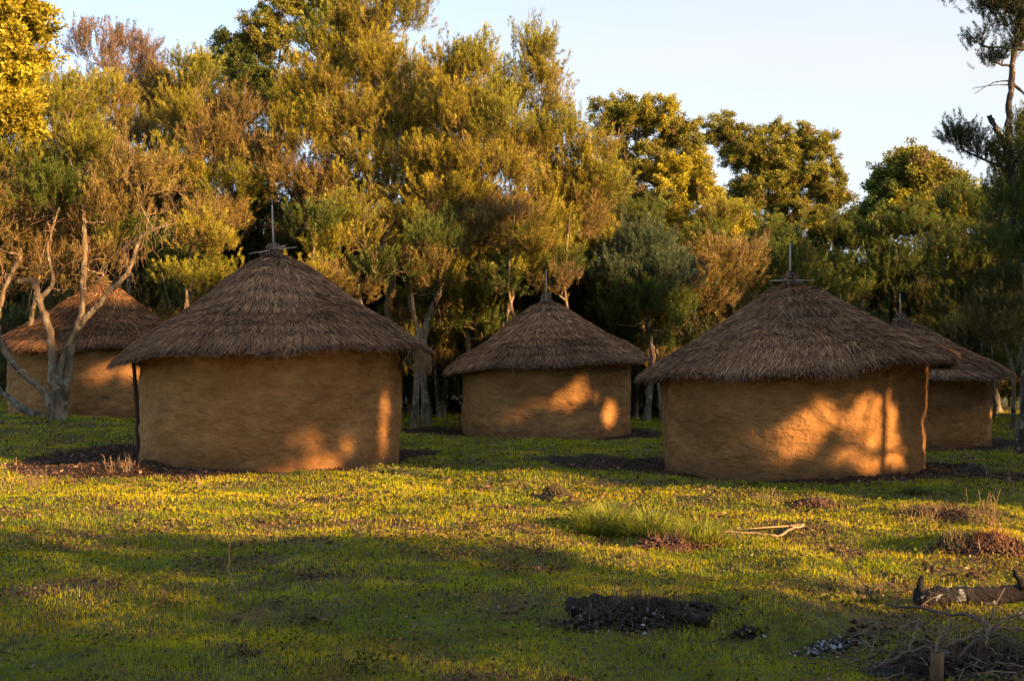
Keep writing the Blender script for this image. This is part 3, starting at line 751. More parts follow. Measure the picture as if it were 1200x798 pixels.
# --- forest behind: individual trees, copied with their parts
def forest_proto(label, pal, crown_z, h, kind='erica'):
    lobes = []
    for i in range(12):
        a = i * 2.4; rr_ = 0.8 + 1.1 * (i % 3) / 2
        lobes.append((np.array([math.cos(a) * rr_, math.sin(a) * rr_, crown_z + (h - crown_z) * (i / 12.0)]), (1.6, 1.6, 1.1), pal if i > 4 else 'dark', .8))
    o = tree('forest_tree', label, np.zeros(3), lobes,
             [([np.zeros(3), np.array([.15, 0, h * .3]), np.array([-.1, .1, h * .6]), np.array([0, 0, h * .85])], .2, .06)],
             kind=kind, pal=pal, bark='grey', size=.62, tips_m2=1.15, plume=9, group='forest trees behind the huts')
    return o
protos = [forest_proto('x', 'green', 1.6, 6.5), forest_proto('x', 'dark', 1.2, 6.0), forest_proto('x', 'green', 2.2, 7.5), forest_proto('x', 'brown', 1.6, 6.2)]
spots = []
for row, (dd_, n_, lo, hi) in enumerate([(46, 15, -60, 900), (52, 17, -120, 1300), (60, 15, -120, 1320), (70, 14, -100, 1300)]):
    for i in range(n_):
        px0 = lo + (hi - lo) * (i + 0.5) / n_ + rng.uniform(-18, 18)
        spots.append((px0, dd_ + rng.uniform(-2, 2), row))
used = set()
for i, (px0, d0, row) in enumerate(spots):
    k = int(rng.integers(0, 4))
    if k not in used: o = protos[k]; used.add(k)
    else: o = copy_tree(protos[k])
    g_ = gb(px0, d0)
    o.location = g_; o.rotation_euler = (0, 0, rng.uniform(0, 6.28))
    s = rng.uniform(.85, 1.1); o.scale = (s * 1.1, s * 1.1, s * (1.0 if px0 < 700 else .92))
    o['label'] = 'shaded heath tree standing deep in the dark forest behind the huts'
for k in range(4):
    if k not in used: raise RuntimeError('unused prototype')

r_ = np.random.default_rng(33)
for i_, (px0, d0) in enumerate([(205, 40), (235, 42), (470, 41), (488, 39.5), (515, 41.5), (505, 44), (745, 42), (775, 40.5), (790, 43), (1165, 46), (480, 46), (760, 45)]):
    b = gb(px0, d0); lob = [Lb(px0 + r_.uniform(-18, 18), y_, d0, r_.uniform(12, 20), r_.uniform(9, 15), ['green', 'brown', 'goldgreen'][(i_ + j_) % 3], .7, .6) for j_, y_ in enumerate((352, 378, 402, 425))]
    o = tree('sapling', 'thin pale stemmed sapling in the dim gap between the huts', b, lob, [([b, at(px0 + r_.uniform(-6, 6), 420, d0), at(px0 + r_.uniform(-12, 12), 370, d0), at(px0 + r_.uniform(-16, 16), 320, d0)], .09, .03)],
             group='saplings between the huts', bark='tan', size=.42, tips_m2=1.6)
shrub0 = None
for i in range(46):
    px0 = -70 + 1340 * (i + .5) / 46 + rng.uniform(-12, 12); d0 = [44, 50, 57][i % 3] + rng.uniform(-1.5, 1.5)
    if 1150 < px0 < 1215 and d0 < 54: d0 = 58
    if shrub0 is None:
        shrub0 = tree('understorey_shrub', 'x', np.zeros(3), [(np.array([.1, 0, .9]), (1.9, 1.3, 1.1), 'dark', 1.0), (np.array([-.9, .2, 1.7]), (1.3, 1.2, .9), 'dark', 1.0), (np.array([1.0, .2, 1.9]), (1.3, 1.2, 1.0), 'dark', 1.0)],
                      [([np.zeros(3), np.array([.1, 0, .8]), np.array([0, .1, 1.8])], .09, .03)], group='shrubs under the forest trees', cat='shrub', bark='dark', size=.6, tips_m2=1.3)
        shrub0['label'] = 'shaded dark shrub filling the gap between trunks behind the huts'
        o = shrub0
    else: o = copy_tree(shrub0)
    o.location = gb(px0, d0); o.rotation_euler = (0, 0, rng.uniform(0, 6.28)); q_ = rng.uniform(.85, 1.25); o.scale = (q_, q_, q_)

# ------------------------------------------------------------------ trees outside the frame that shade the clearing, with their gaps
TANEL = math.tan(SUN_EL)
def pv(P):
    P = np.atleast_2d(P)
    s = P[:, 0] * 0.8 - P[:, 1] * 0.6
    p = P[:, 0] * 0.6 + P[:, 1] * 0.8
    return p, P[:, 2] - s * TANEL
GAPS = []
def gap(px, py, d, ru, rv, dx=0.0):
    p, v = pv(at(px, py, d)); GAPS.append((p[0] + dx, v[0], ru, rv))
# where sun reaches the walls
dC = 31.8
gap(640, 478, dC, .34, .22); gap(665, 472, dC, .32, .32); gap(692, 464, dC, .28, .38); gap(718, 486, dC + .6, .2, .42); gap(600, 492, dC, .3, .1)
dD = 20.2
gap(893, 530, dD, .26, .26); gap(925, 515, dD, .22, .22); gap(885, 545, dD, .2, .15); gap(905, 500, dD, .12, .2); gap(940, 545, dD, .16, .12); gap(975, 505, dD, .2, .35); gap(968, 540, dD, .24, .2); gap(1000, 470, dD, .16, .3); gap(1005, 530, dD, .2, .2); gap(1055, 460, dD + 1, .16, .55); gap(1062, 530, dD + 1, .13, .5); gap(1015, 560, dD, .3, .08)
dA = 21.0
gap(458, 490, 22, .10, .75); gap(425, 527, dA, .22, .16); gap(350, 515, dA, .12, .08); gap(385, 540, dA, .14, .04)
for q_ in [(120, 350), (150, 312), (96, 335), (90, 385), (98, 290), (52, 350)]:
    gap(*q_, DL, .55, .5)
gap(155, 437, 32.5, .4, .35); gap(100, 445, 32.5, .15, .2); gap(1145, 492, 33, .15, .15)
def lit_skip(P):
    p, v = pv(P)
    pmin = np.maximum(6.9, 11.0 - 1.5 * v) + 0.7 * (vnoise(v * 1.5, v * 0, 3) - .5) - .25
    pmax = np.where(v < 3.3, 15.3, np.maximum(12.4, 15.3 - 12 * (v - 3.3))) + 0.8 * (vnoise(v * 1.7, v * 0 + 4, 6) - .5) + .2
    m = (p > pmin) & (p < pmax)
    j = 2.3 * (fbm(p * 2.8, v * 2.8, 31, 3) - 0.5)
    for gp_, gv, ru, rv in GAPS:
        m |= (((p - gp_) / (ru + .16)) ** 2 + ((v - gv) / (rv + .16)) ** 2) < 1.0 + 2 * j
    # top edge of the shade on the forest
    m |= v > 10.0 + 1.4 * (vnoise(p * 0.35, p * 0, 12) - 0.5) * 2
    m |= (p < 7.2) & (fbm(p * .8, v * 5.0, 77, 3) > .635) & ((p > 2.5) | (v < 1.0))
    m |= (p > 30) & (v > 6.3) & (fbm(p * .6, v * .8, 79, 3) > .47)
    m |= (v > 8.1) & (fbm(p * .55, v * .6, 71, 3) > .46 - .05 * (v - 8.1)) & ((p < 18.8) | (p > 23) | (v > 10.2))
    return m
def from_ps(p, s):
    return np.array([0.8 * s + 0.6 * p, -0.6 * s + 0.8 * p, 0.0])
shade_lab = 'heath tree outside the right picture edge casting the evening shade'
def shade_tree(p, s, h, w, z0=0.6):
    base = from_ps(p, s); base[2] = float(zg(base[0], base[1])) - .05
    lobes = []
    nz_ = max(3, int(h / 1.9))
    for i in range(nz_):
        z = z0 + (h - z0) * (i + .5) / nz_
        for a in range(3):
            an = a * 2.1 + i * 1.1
            lobes.append((base + np.array([math.cos(an) * w * .5, math.sin(an) * w * .5, z]), (w * .62, w * .62, 1.25), 'green', 1.0))
    return tree('shade_tree', shade_lab, base, lobes, [([base, base + [.2, 0, h * .4], base + [-.1, .1, h * .9]], .13, .05)],
                group='trees outside the frame on the sunny side', kind='shade', bark='grey', size=.6, tips_m2=1.5, plume=9, dens=1, skip=lit_skip)
for p_, s_, h_, w_ in [(14.3, 6.5, 11.0, 1.8), (13.2, 9.5, 11.0, 1.6), (15.4, 9.5, 12.0, 1.9), (16.5, 5.0, 12.0, 2.2), (19.5, 3.5, 12.0, 2.3), (22.5, 4.5, 12.4, 2.3), (25.5, 3.0, 12.0, 2.3), (28.5, 4.5, 12.2, 2.3), (31.5, 3.0, 12.2, 2.3), (34.5, 4.5, 12.4, 2.3), (37.5, 3, 12, 2.3),
                       (41, 4, 12, 2.5), (44.5, 3, 12, 2.5), (48.5, 4, 12, 2.6), (18, 9, 13, 2.3), (21, 9, 13, 2.3), (24, 9, 13, 2.3), (27, 9, 13, 2.3), (30, 9, 13.2, 2.3), (33, 9, 13, 2.3), (36, 9, 13, 2.3), (39.5, 9, 13, 2.4)]:
    shade_tree(p_, s_, h_, w_)
for p_, s_, h_, w_ in [(-6, 11, 6.5, 2.0), (-3, 11, 6.5, 2.0), (0, 12, 6.5, 2.0), (3, 11, 6.5, 2.0), (6, 11.5, 6.5, 2.0)]:
    shade_tree(p_, s_, h_, w_)

for (x_, y_) in [(-16, -9), (-6, -13), (4, -15), (-22, 4)]:  # unseen trees added to cut the sky light from behind the camera
    s_ = .8 * x_ - .6 * y_; p_ = .6 * x_ + .8 * y_
    base = np.array([x_, y_, 0.0]); base[2] = float(zg(x_, y_)) - .05
    lobes = [(base + np.array([math.cos(a) * 1.4, math.sin(a) * 1.4, z]), (2.2, 2.2, 1.5), 'green', 1.0) for z in (1.2, 3.4, 5.6, 7.8, 10.0) for a in (z, z + 2.1, z + 4.2)]
    tree('sky_block_tree', 'tall heath tree of the clearing edge, added unseen behind the camera to block sky light', base, lobes, [([base, base + [.2, 0, 4], base + [-.1, .1, 9]], .22, .07)],
         group='trees added outside the frame behind the camera to block sky light', kind='shade', bark='grey', size=.8, tips_m2=.8, plume=7, dens=1)

# ------------------------------------------------------------------ huts
def build_hut(k, label, n_straw, seed):
    h = HUTS[k]
    r = np.random.default_rng(seed)
    cx, cy_ = h['x'], h['y']
    g = h['g']
    o = empty('thatched_hut', (cx, cy_, g), label, 'hut', 'round mud huts with thatched roofs')
    rw, rr = h['rw'], h['rr']
    ev, ap = h['eave'] - g, h['apex'] - g
    # wall
    na, nzv = 200, 60
    th = np.linspace(0, 2 * math.pi, na, endpoint=False)
    zz = np.linspace(-0.45, ev + 0.25, nzv)
    TH, ZZ = np.meshgrid(th, zz)
    tilt_ = rw * (h['tilt'][0] * np.cos(TH) + h['tilt'][1] * np.sin(TH)) - .12
    ZZ = ZZ + tilt_ * np.clip(ZZ / (ev + .25), 0, 1)      # the wall head follows the leaning eave
    facets = np.cos(((TH + seed) % (2 * math.pi / 11)) - math.pi / 11)       # faint flats between the wall stakes
    def cyc(f, s_): return vnoise(np.cos(TH) * f + 10, np.sin(TH) * f + ZZ * 0.7 + 10, s_) - .5
    RR = rw * (1 + 0.012 * (ZZ - 1)) * (1 + 0.35 * (1 / np.maximum(facets, .9) - 1)) + 0.13 * cyc(1.6, seed) + 0.09 * cyc(4.5, seed + 1)
    RR = RR + 0.05 * (vnoise(TH * 5.0, ZZ * 3.4, seed + 2) - .5) + 0.022 * (vnoise(TH * 13.0, ZZ * 9, seed + 3) - .5) + 0.05 * np.clip(0.25 - ZZ, 0, .3)
    V = np.stack([RR * np.cos(TH), RR * np.sin(TH), ZZ], -1).reshape(-1, 3)
    i = np.arange(nzv - 1)[:, None] * na; j = np.arange(na)[None, :]; j2 = (j + 1) % na
    Fw = np.stack([i + j, i + j2, i + na + j2, i + na + j], -1).reshape(-1, 4)
    link('mud_wall', np_mesh('mud_wall', V, 4, None, M_MUD, True, Fw), o)
    # roof surface: point(t 0..1 apex to eave, azimuth)
    tx, ty = h['tilt']
    def surf(t, a, lift=0.0):
        t = np.asarray(t); a = np.asarray(a)
        er = rr * (1 + 0.03 * (vnoise(np.cos(a) * 1.5 + 3, np.sin(a) * 1.5 + 3, seed + 5) - .5) * 2)
        rad = er * (0.02 + 0.98 * t)
        prof = (1 - t) + 0.025 * np.sin(np.clip(t, 0, 1) * math.pi) * 0.8 + 0.02 * np.sin(t * 9) * (t > .1)
        z = ev + (ap - ev) * prof - 0.05 * np.clip((0.06 - t) / .06, 0, 1)
        z = z + 0.09 * (fbm(np.cos(a) * rad * 1.1 + 20, np.sin(a) * rad * 1.1 + 20, seed + 6, 3) - .5) * 2 * np.clip(t * 2.5, 0, 1)
        sag = 0.07 * (vnoise(np.cos(a) * 2.2 + 7, np.sin(a) * 2.2 + 7, seed + 9) - .5) * 2 * t ** 3
        x, y = rad * np.cos(a), rad * np.sin(a)
        z = z + (tx * x + ty * y) + sag + lift
        return np.stack([x, y, z], -1)
    nt_ = 34
    ts = np.linspace(0, 1, nt_); A, Tt = np.meshgrid(th, ts)
    top = surf(Tt, A, -0.05)
    rim = surf(np.full(na, .99), th, -0.10)[None]
    und = surf(np.full(na, 0.84), th, -0.17)[None]; und2 = surf(np.full(na, 0.3), th, -0.24)[None]
    Vr = np.concatenate([top, rim, und, und2], 0); nr = Vr.shape[0]
    i = np.arange(nr - 1)[:, None] * na
    Fr = np.stack([i + j, i + na + j, i + na + j2, i + j2], -1).reshape(-1, 4)
    roof = link('thatch_roof', np_mesh('thatch_roof', Vr.reshape(-1, 3), 4, None, M_THBASE, True, Fr), o)
    # straws laid down the slope in ragged courses
    t0 = np.sqrt(r.uniform(0.0004, 1, n_straw)) * 0.985
    course = np.floor(t0 * 9 + r.uniform(-.25, .25, n_straw)) / 9
    t0 = np.clip(np.where(r.uniform(0, 1, n_straw) < .45, course + r.uniform(0, .06, n_straw), t0), 0.01, .98)
    a0 = r.uniform(0, 2 * math.pi, n_straw)
    ln = r.uniform(.10, .36, n_straw) * (.35 + .65 * np.clip(t0 * 4, 0, 1))
    slope = math.hypot(rr, ap - ev)
    t1 = t0 + ln / slope
    sw = 0.35 * (vnoise(np.cos(a0) * 3 + t0 * 3, np.sin(a0) * 3 + 5, seed + 20) - .5) + r.normal(0, .24, n_straw) * (1 - .45 * t0)
    a1 = a0 + sw * ln / (rr * np.maximum(t0, .12)) 
    tc_ = np.minimum(t1, 1.015)
    P0 = surf(t0, a0, 0) + np.stack([r.normal(0, .006, n_straw)] * 3, -1); P0[:, 2] += -.035 + r.uniform(0, .03, n_straw)
    P1 = surf(tc_, a1, 0); P1[:, 2] += r.uniform(-.01, .04, n_straw)
    over = np.clip(t1 - 1.015, 0, 1) * slope
    P1[:, 2] -= over * .5
    P1[:, :2] *= (1 + over * .1)[:, None]
    Pm = (P0 + P1) / 2; Pm[:, 2] += r.uniform(-.005, .02, n_straw)
    side = np.stack([-np.sin(a0), np.cos(a0), r.normal(0, .35, n_straw)], -1)
    w = r.uniform(.003, .008, n_straw)[:, None]
    if h['d'] > 30: w = w * 1.5
    V = np.stack([P0 - side * w, P0 + side * w, P1 + side * w * .45, P1 - side * w * .45], 1)
    pal = np.array([(0.270, 0.138, 0.070), (0.150, 0.076, 0.038), (0.375, 0.202, 0.100), (0.045, 0.026, 0.015), (0.46, 0.29, 0.13), (0.200, 0.100, 0.046)])
    ci = r.choice(6, n_straw, p=[.30, .25, .2, .1, .05, .10])
    C = pal[ci] * np.array([1.22, 1.16, 1.08]) * r.uniform(.65, 1.3, (n_straw, 1))
    patchy = (0.40 + 1.2 * fbm(P0[:, 0] * .9 + 30, P0[:, 1] * .9 + 30, seed + 30, 4)) * (1 + .22 * np.sin(t0 * 9 * 6.283 + 1.5 * np.sin(a0 * 3)))
    C = C * patchy[:, None]
    # fringe under the eave
    nf = n_straw // 5
    af = r.uniform(0, 2 * math.pi, nf)
    Q0 = surf(r.uniform(.95, 1.01, nf), af, 0); Q0[:, 2] -= r.uniform(.0, .08, nf)
    Q1 = Q0 + np.stack([np.cos(af) * .04, np.sin(af) * .04, -r.uniform(.02, .075, nf) * (1 + (r.uniform(0, 1, nf) > .97) * .9)], -1) + r.normal(0, .02, (nf, 3))
    sd = np.stack([-np.sin(af), np.cos(af), np.zeros(nf)], -1); wf = r.uniform(.004, .009, nf)[:, None]
    V2 = np.stack([Q0 - sd * wf, Q0 + sd * wf, Q1 + sd * wf * .5, Q1 - sd * wf * .5], 1)
    C2 = pal[r.choice([1, 3, 5, 2], nf)] * r.uniform(.5, 1.1, (nf, 1))
    VV = np.concatenate([V, V2], 0).reshape(-1, 3); CC = np.repeat(np.concatenate([C, C2], 0), 4, 0)
    link('straw_layer', np_mesh('straw_layer', VV, 4, CC, M_STRAW), roof)
    # rafters poking out under the eave
    nraf = 22
    for q in range(nraf):
        a = q * 2 * math.pi / nraf + r.uniform(-.05, .05)
        if math.sin(a) > .35: continue
        T = Tubes()
        pa = surf(.74, a, -.19); pb = surf(.955 + r.uniform(-.02, .02), a, -.17)
        T.add([pa, (pa + pb) / 2, pb], [.03, .027, .024], 6, (.30, .22, .14), cap=True)
        link('rafter', T.mesh('rafter', M_WOOD), o)
    # top knot, cross sticks and finial pole
    top_p = surf(0.0, 0.0, 0); top_p = np.array([0, 0, top_p[2] + .03])
    K = Tubes()
    kz = np.linspace(-.12, .17, 7); kr = np.array([.17, .19, .15, .10, .13, .13, .05]) * (1.0 if k != 'G' else 1)
    K.add(top_p + np.stack([r.normal(0, .01, 7), r.normal(0, .01, 7), kz], -1), kr, 14, (.15, .10, .075), lump=.12, cap=True)
    nk = 260
    ak = r.uniform(0, 6.283, nk); zk = r.uniform(-.1, .16, nk)
    rk = np.interp(zk, kz, kr) + .004
    q0 = top_p + np.stack([np.cos(ak) * rk, np.sin(ak) * rk, zk], -1); q1 = q0 + np.stack([np.cos(ak + .3) * .05, np.sin(ak + .3) * .05, -r.uniform(.03, .12, nk)], -1)
    sk = np.stack([-np.sin(ak), np.cos(ak), r.normal(0, .3, nk)], -1) * .006
    knot = link('top_knot', K.mesh('top_knot', M_THBASE), o)
    link('straw_binding', np_mesh('straw_binding', np.stack([q0 - sk, q0 + sk, q1 + sk * .5, q1 - sk * .5], 1), 4, np.repeat(pal[r.choice(6, nk)], 4, 0), M_STRAW), knot)
    PT = Tubes(); ph = h['pole'] if k != 'B' else .12
    lean = r.normal(0, .02, 2)
    PT.add([top_p + [0, 0, .05], top_p + [lean[0] * .5, lean[1], .1 + ph * .5], top_p + [lean[0], lean[1], .12 + ph]], [.021, .017, .011], 8, (.42, .33, .25), cap=True)
    link('finial_pole', PT.mesh('finial_pole', M_WOOD), o)
    sticks = {'A': [(.45, 10, .06), (.35, -32, .10)], 'C': [(.2, 30, .0)], 'D': [(.40, -4, .05), (.34, 40, .04)]}.get(k, [(.3, 12, .0)])
    for L_, ang, zt in sticks:
        a = R(ang); S_ = Tubes()
        dv = np.array([math.cos(a), math.sin(a), .16 if k == 'A' else .0])
        c0 = top_p + np.array([0, -.1, -.02 + zt * .5])
        S_.add([c0 - dv * L_, c0 + [0, 0, .01], c0 + dv * L_], [.010, .013, .009], 6, (.36, .27, .19), cap=True)
        link('cross_stick', S_.mesh('cross_stick', M_WOOD), o)
    return o, surf

hut_spec = [
    ('A', 'largest round mud hut at left with tall pole on its thatched roof', 70000, 11),
    ('D', 'mud hut at right front with low sunlit patches and wavy thatch eave', 70000, 44),
    ('C', 'middle mud hut standing farther back with orange sun patch low on wall', 40000, 33),
    ('B', 'far left mud hut partly hidden by pale forked tree stems', 32000, 22),
    ('E', 'far right mud hut behind the right front hut, only its right part showing', 32000, 55),
    ('G', 'farthest hut, only its roof tip and stick showing over the right front hut', 8000, 66)]
huts = {}
for k, lab, n_, sd_ in hut_spec:
    huts[k], sf = build_hut(k, lab, n_, sd_)
    if k == 'A':
        # drooping thatch flap hanging from the right end of the eave, and a stake at the left wall
        r = np.random.default_rng(5)
        nfl = 5200
        u = r.uniform(0, 1, nfl); a = r.normal(0.0, .17, nfl)
        th_ = u * 1.9
        P0 = sf(np.full(nfl, .97), a, 0)
        c_, s_ = np.cos(a), np.sin(a)
        bul = .20 * np.sin(th_); dn_ = .48 * u ** 1.15
        P0 = P0 + np.stack([c_ * bul, s_ * bul, -dn_ + .02], -1) - np.stack([c_ * .05, s_ * .05, np.zeros(nfl)], -1)
        P1 = P0 + np.stack([c_ * .06 * (1 - 1.7 * u), s_ * .06 * (1 - 1.7 * u), -r.uniform(.06, .16, nfl)], -1) + r.normal(0, .012, (nfl, 3))
        sd2 = np.stack([-s_, c_, r.normal(0, .3, nfl)], -1) * r.uniform(.005, .011, nfl)[:, None]
        C = np.array([.24, .13, .06]) * r.uniform(.5, 1.4, (nfl, 1))
        link('thatch_flap', np_mesh('thatch_flap', np.stack([P0 - sd2, P0 + sd2, P1 + sd2 * .5, P1 - sd2 * .5], 1), 4, np.repeat(C, 4, 0), M_STRAW), huts[k])
        T = Tubes()
        x0 = -h_rw if False else -2.50
        T.add(smooth_path([(x0 + .03, -.25, -.2), (x0 - .02, -.2, .5), (x0 - .06, -.2, 1.1), (x0 - .12, -.15, 1.95)], 12, .008), np.linspace(.045, .032, 12), 7, (.07, .045, .03), lump=.2, cap=True)
        for zz_, dx_, dz_ in [(.7, .12, .1), (1.1, -.1, .12), (1.5, -.14, .1), (1.35, .1, .12)]:
            T.add([(x0 - .04, -.2, zz_), (x0 - .04 - abs(dx_) * .6, -.22, zz_ + dz_ * .4), (x0 - .04 - abs(dx_), -.24, zz_ + dz_)], [.014, .01, .006], 5, (.1, .06, .04))
        link('wall_stake', T.mesh('wall_stake', M_WOOD), huts[k])

# ------------------------------------------------------------------ grass and litter
def blades(P, Lg, Wd, C, lean=.45, r=rng):
    n = len(P)
    ph = r.uniform(0, 6.283, n); tl = np.abs(r.normal(0, lean, n)) + .08
    d = np.stack([np.cos(ph) * np.sin(tl), np.sin(ph) * np.sin(tl), np.cos(tl)], -1)
    s = np.stack([-np.sin(ph + r.normal(0, .8, n)), np.cos(ph), np.zeros(n)], -1)
    s /= np.linalg.norm(s, axis=1)[:, None]
    V = np.stack([P - s * Wd[:, None] / 2, P + s * Wd[:, None] / 2, P + d * Lg[:, None]], 1)
    Cv = np.stack([C * .85, C * .85, C * 1.15], 1)
    return V.reshape(-1, 3), Cv.reshape(-1, 3)

N_G = 800000
u = rng.uniform(0, 1, N_G)
yy = 5.0 * (52.0 / 5.0) ** u
xx = rng.uniform(-1, 1, N_G) * (yy * .54 + 2.4)
pp = patch(xx, yy); mk = mud_shade_mask(xx, yy)
dense = 1 - .88 * pp
keep = (rng.uniform(0, 1, N_G) < dense) & (mk < .35)
for h in HUTS.values(): keep &= np.hypot(xx - h['x'], yy - h['y']) > h['rw'] + .05
xx, yy, pp = xx[keep], yy[keep], pp[keep]
n = len(xx)
P = np.stack([xx, yy, zg(xx, yy) - .004], -1)
hgt = (.019 + .026 * fbm(xx / .5, yy / .5, 61, 3)) * rng.uniform(.6, 1.5, n) * np.clip(.75 + yy / 26, 1, 2.2)
wd = .0055 * np.clip(yy / 8, .75, 5) * rng.uniform(.7, 1.3, n)
tone = np.clip((fbm(xx / .9, yy / .7, 91, 4)[:, None] - .5) * 2.4 + .5, 0, 1)
c_green = np.array([.24, .29, .011]); c_yel = np.array([.55, .44, .018]); c_dry = np.array([.22, .145, .065])
C = c_green * (1 - tone) + c_yel * tone
dryp = (rng.uniform(0, 1, n) < .03 + .5 * pp + .4 * (fbm(xx / .3, yy / .25, 171, 3) > .60))[:, None]
C = np.where(dryp, c_dry, C) * rng.uniform(.78, 1.2, (n, 1)) * (.62 + .76 * fbm(xx / .42, yy / .34, 191, 3)[:, None])
V, Cv = blades(P, hgt, wd, C)
tag(link('grass', np_mesh('grass', V, 3, Cv, M_GRASS)), 'short mossy green turf', 'grass', kind='stuff')

def flakes(P, S, C, flat=.35, r=rng):
    n = len(P)
    a = r.normal(0, 1, (n, 3)); a[:, 2] *= flat; a /= np.linalg.norm(a, axis=1)[:, None]
    b_ = np.cross(a, r.normal(0, 1, (n, 3)) * np.array([flat, flat, 1])); b_ /= np.linalg.norm(b_, axis=1)[:, None]
    S = S[:, None]
    V = np.stack([P - a * S, P - b_ * S * .5, P + a * S, P + b_ * S * .5], 1)
    return V.reshape(-1, 3), np.repeat(C, 4, 0)
N_L = 170000
u = rng.uniform(0, 1, N_L)
yy = 5.0 * (30.0 / 5.0) ** u; xx = rng.uniform(-1, 1, N_L) * (yy * .48 + .5)
pp = patch(xx, yy)
keep = rng.uniform(0, 1, N_L) < .16 + .8 * pp * (.35 + .65 * (vnoise(xx * 4, yy * 4, 3) > .5))
xx, yy = xx[keep], yy[keep]; n = len(xx)
P = np.stack([xx, yy, zg(xx, yy) + rng.uniform(.004, .028, n)], -1)
lc = np.array([(.10, .06, .035), (.19, .11, .05), (.06, .04, .028), (.27, .18, .10)])
V, Cv = flakes(P, rng.uniform(.007, .024, n) * np.clip(yy / 9, .8, 2.2), lc[rng.choice(4, n, p=[.4, .28, .24, .08])] * rng.uniform(.7, 1.3, (n, 1)), .5)
tag(link('leaf_litter', np_mesh('leaf_litter', V, 4, Cv, M_LITTER)), 'dry brown leaf scraps scattered through the turf', 'leaf litter', kind='stuff')

N_H = 90000
u = rng.uniform(0, 1, N_H)
yy = 5.0 * (32.0 / 5.0) ** u; xx = rng.uniform(-1, 1, N_H) * (yy * .48 + .5)
cl_ = fbm(xx / .35, yy / .3, 131, 3)
keep = (rng.uniform(0, 1, N_H) < np.clip((cl_ - .48) * 7, 0.02, 1)) & (mud_shade_mask(xx, yy) < .2)
for h in HUTS.values(): keep &= np.hypot(xx - h['x'], yy - h['y']) > h['rw'] + .05
xx, yy = xx[keep], yy[keep]; n = len(xx)
P = np.stack([xx, yy, zg(xx, yy) + rng.uniform(.005, .06, n) * (.4 + cl_[keep])], -1)
lc = np.array([(.20, .21, .02), (.14, .17, .018), (.22, .15, .05), (.07, .07, .014)])
V, Cv = flakes(P, rng.uniform(.008, .024, n) * np.clip(yy / 9, .8, 2.0), lc[np.clip((fbm(xx / .25, yy / .22, 231, 2) * 8 - 2.3).astype(int), 0, 3)] * rng.uniform(.8, 1.2, (n, 1)), .9)
tag(link('low_herbs', np_mesh('low_herbs', V, 4, Cv, M_GRASS)), 'low leafy herbs mixed into the turf', 'ground cover', kind='stuff')

# clods: small irregular lumps of earth
def clods(P, S, C, r=rng):
    base = np.array([(1, 0, 0), (-1, 0, 0), (0, 1, 0), (0, -1, 0), (0, 0, 1), (0, 0, -1)], float)
    tri = np.array([(0, 2, 4), (2, 1, 4), (1, 3, 4), (3, 0, 4), (2, 0, 5), (1, 2, 5), (3, 1, 5), (0, 3, 5)])
    n = len(P)
    B = base[None] * r.uniform(.55, 1.3, (n, 6, 1)) + r.normal(0, .18, (n, 6, 3))
    V = P[:, None] + B * S[:, None, None] * np.array([1, 1, .75])
    Fc = (tri[None] + 6 * np.arange(n)[:, None, None]).reshape(-1, 3)
    return V.reshape(-1, 3), Fc, np.repeat(C, 6, 0)
px_, py_ = [], []
for k, h in HUTS.items():
    m = {'A': 9000, 'D': 9000, 'C': 3500, 'B': 1500, 'E': 2000, 'G': 100}[k]
    a = rng.uniform(0, 6.283, m); q = h['rw'] + rng.uniform(0, 2.4, m)
    px_.append(h['x'] + q * np.cos(a)); py_.append(h['y'] + q * np.sin(a))
xx = np.concatenate(px_); yy = np.concatenate(py_)
keep = mud_shade_mask(xx, yy) > .3; xx, yy = xx[keep], yy[keep]; n = len(xx)
u = rng.uniform(0, 1, 26000); y2 = 5.2 * (24 / 5.2) ** u; x2 = rng.uniform(-1, 1, 26000) * (y2 * .48 + .5)
k2 = (patch(x2, y2) > .45) & (vnoise(x2 * 2.5, y2 * 2.5, 99) > .45)
for h in HUTS.values(): k2 &= np.hypot(x2 - h['x'], y2 - h['y']) > h['rw'] + .05
xx = np.concatenate([xx, x2[k2]]); yy = np.concatenate([yy, y2[k2]]); n = len(xx)
V, Fc, Cv = clods(np.stack([xx, yy, zg(xx, yy) + .008], -1), rng.uniform(.008, .035, n) * rng.uniform(.5, 1.2, n),
                  np.array([.075, .036, .018]) * rng.uniform(.3, 1.9, (n, 1)))
tag(link('earth_clods', np_mesh('earth_clods', V, 3, Cv, M_SOIL, False, Fc)), 'dark crumbled earth dug up round the hut walls', 'earth', kind='stuff')

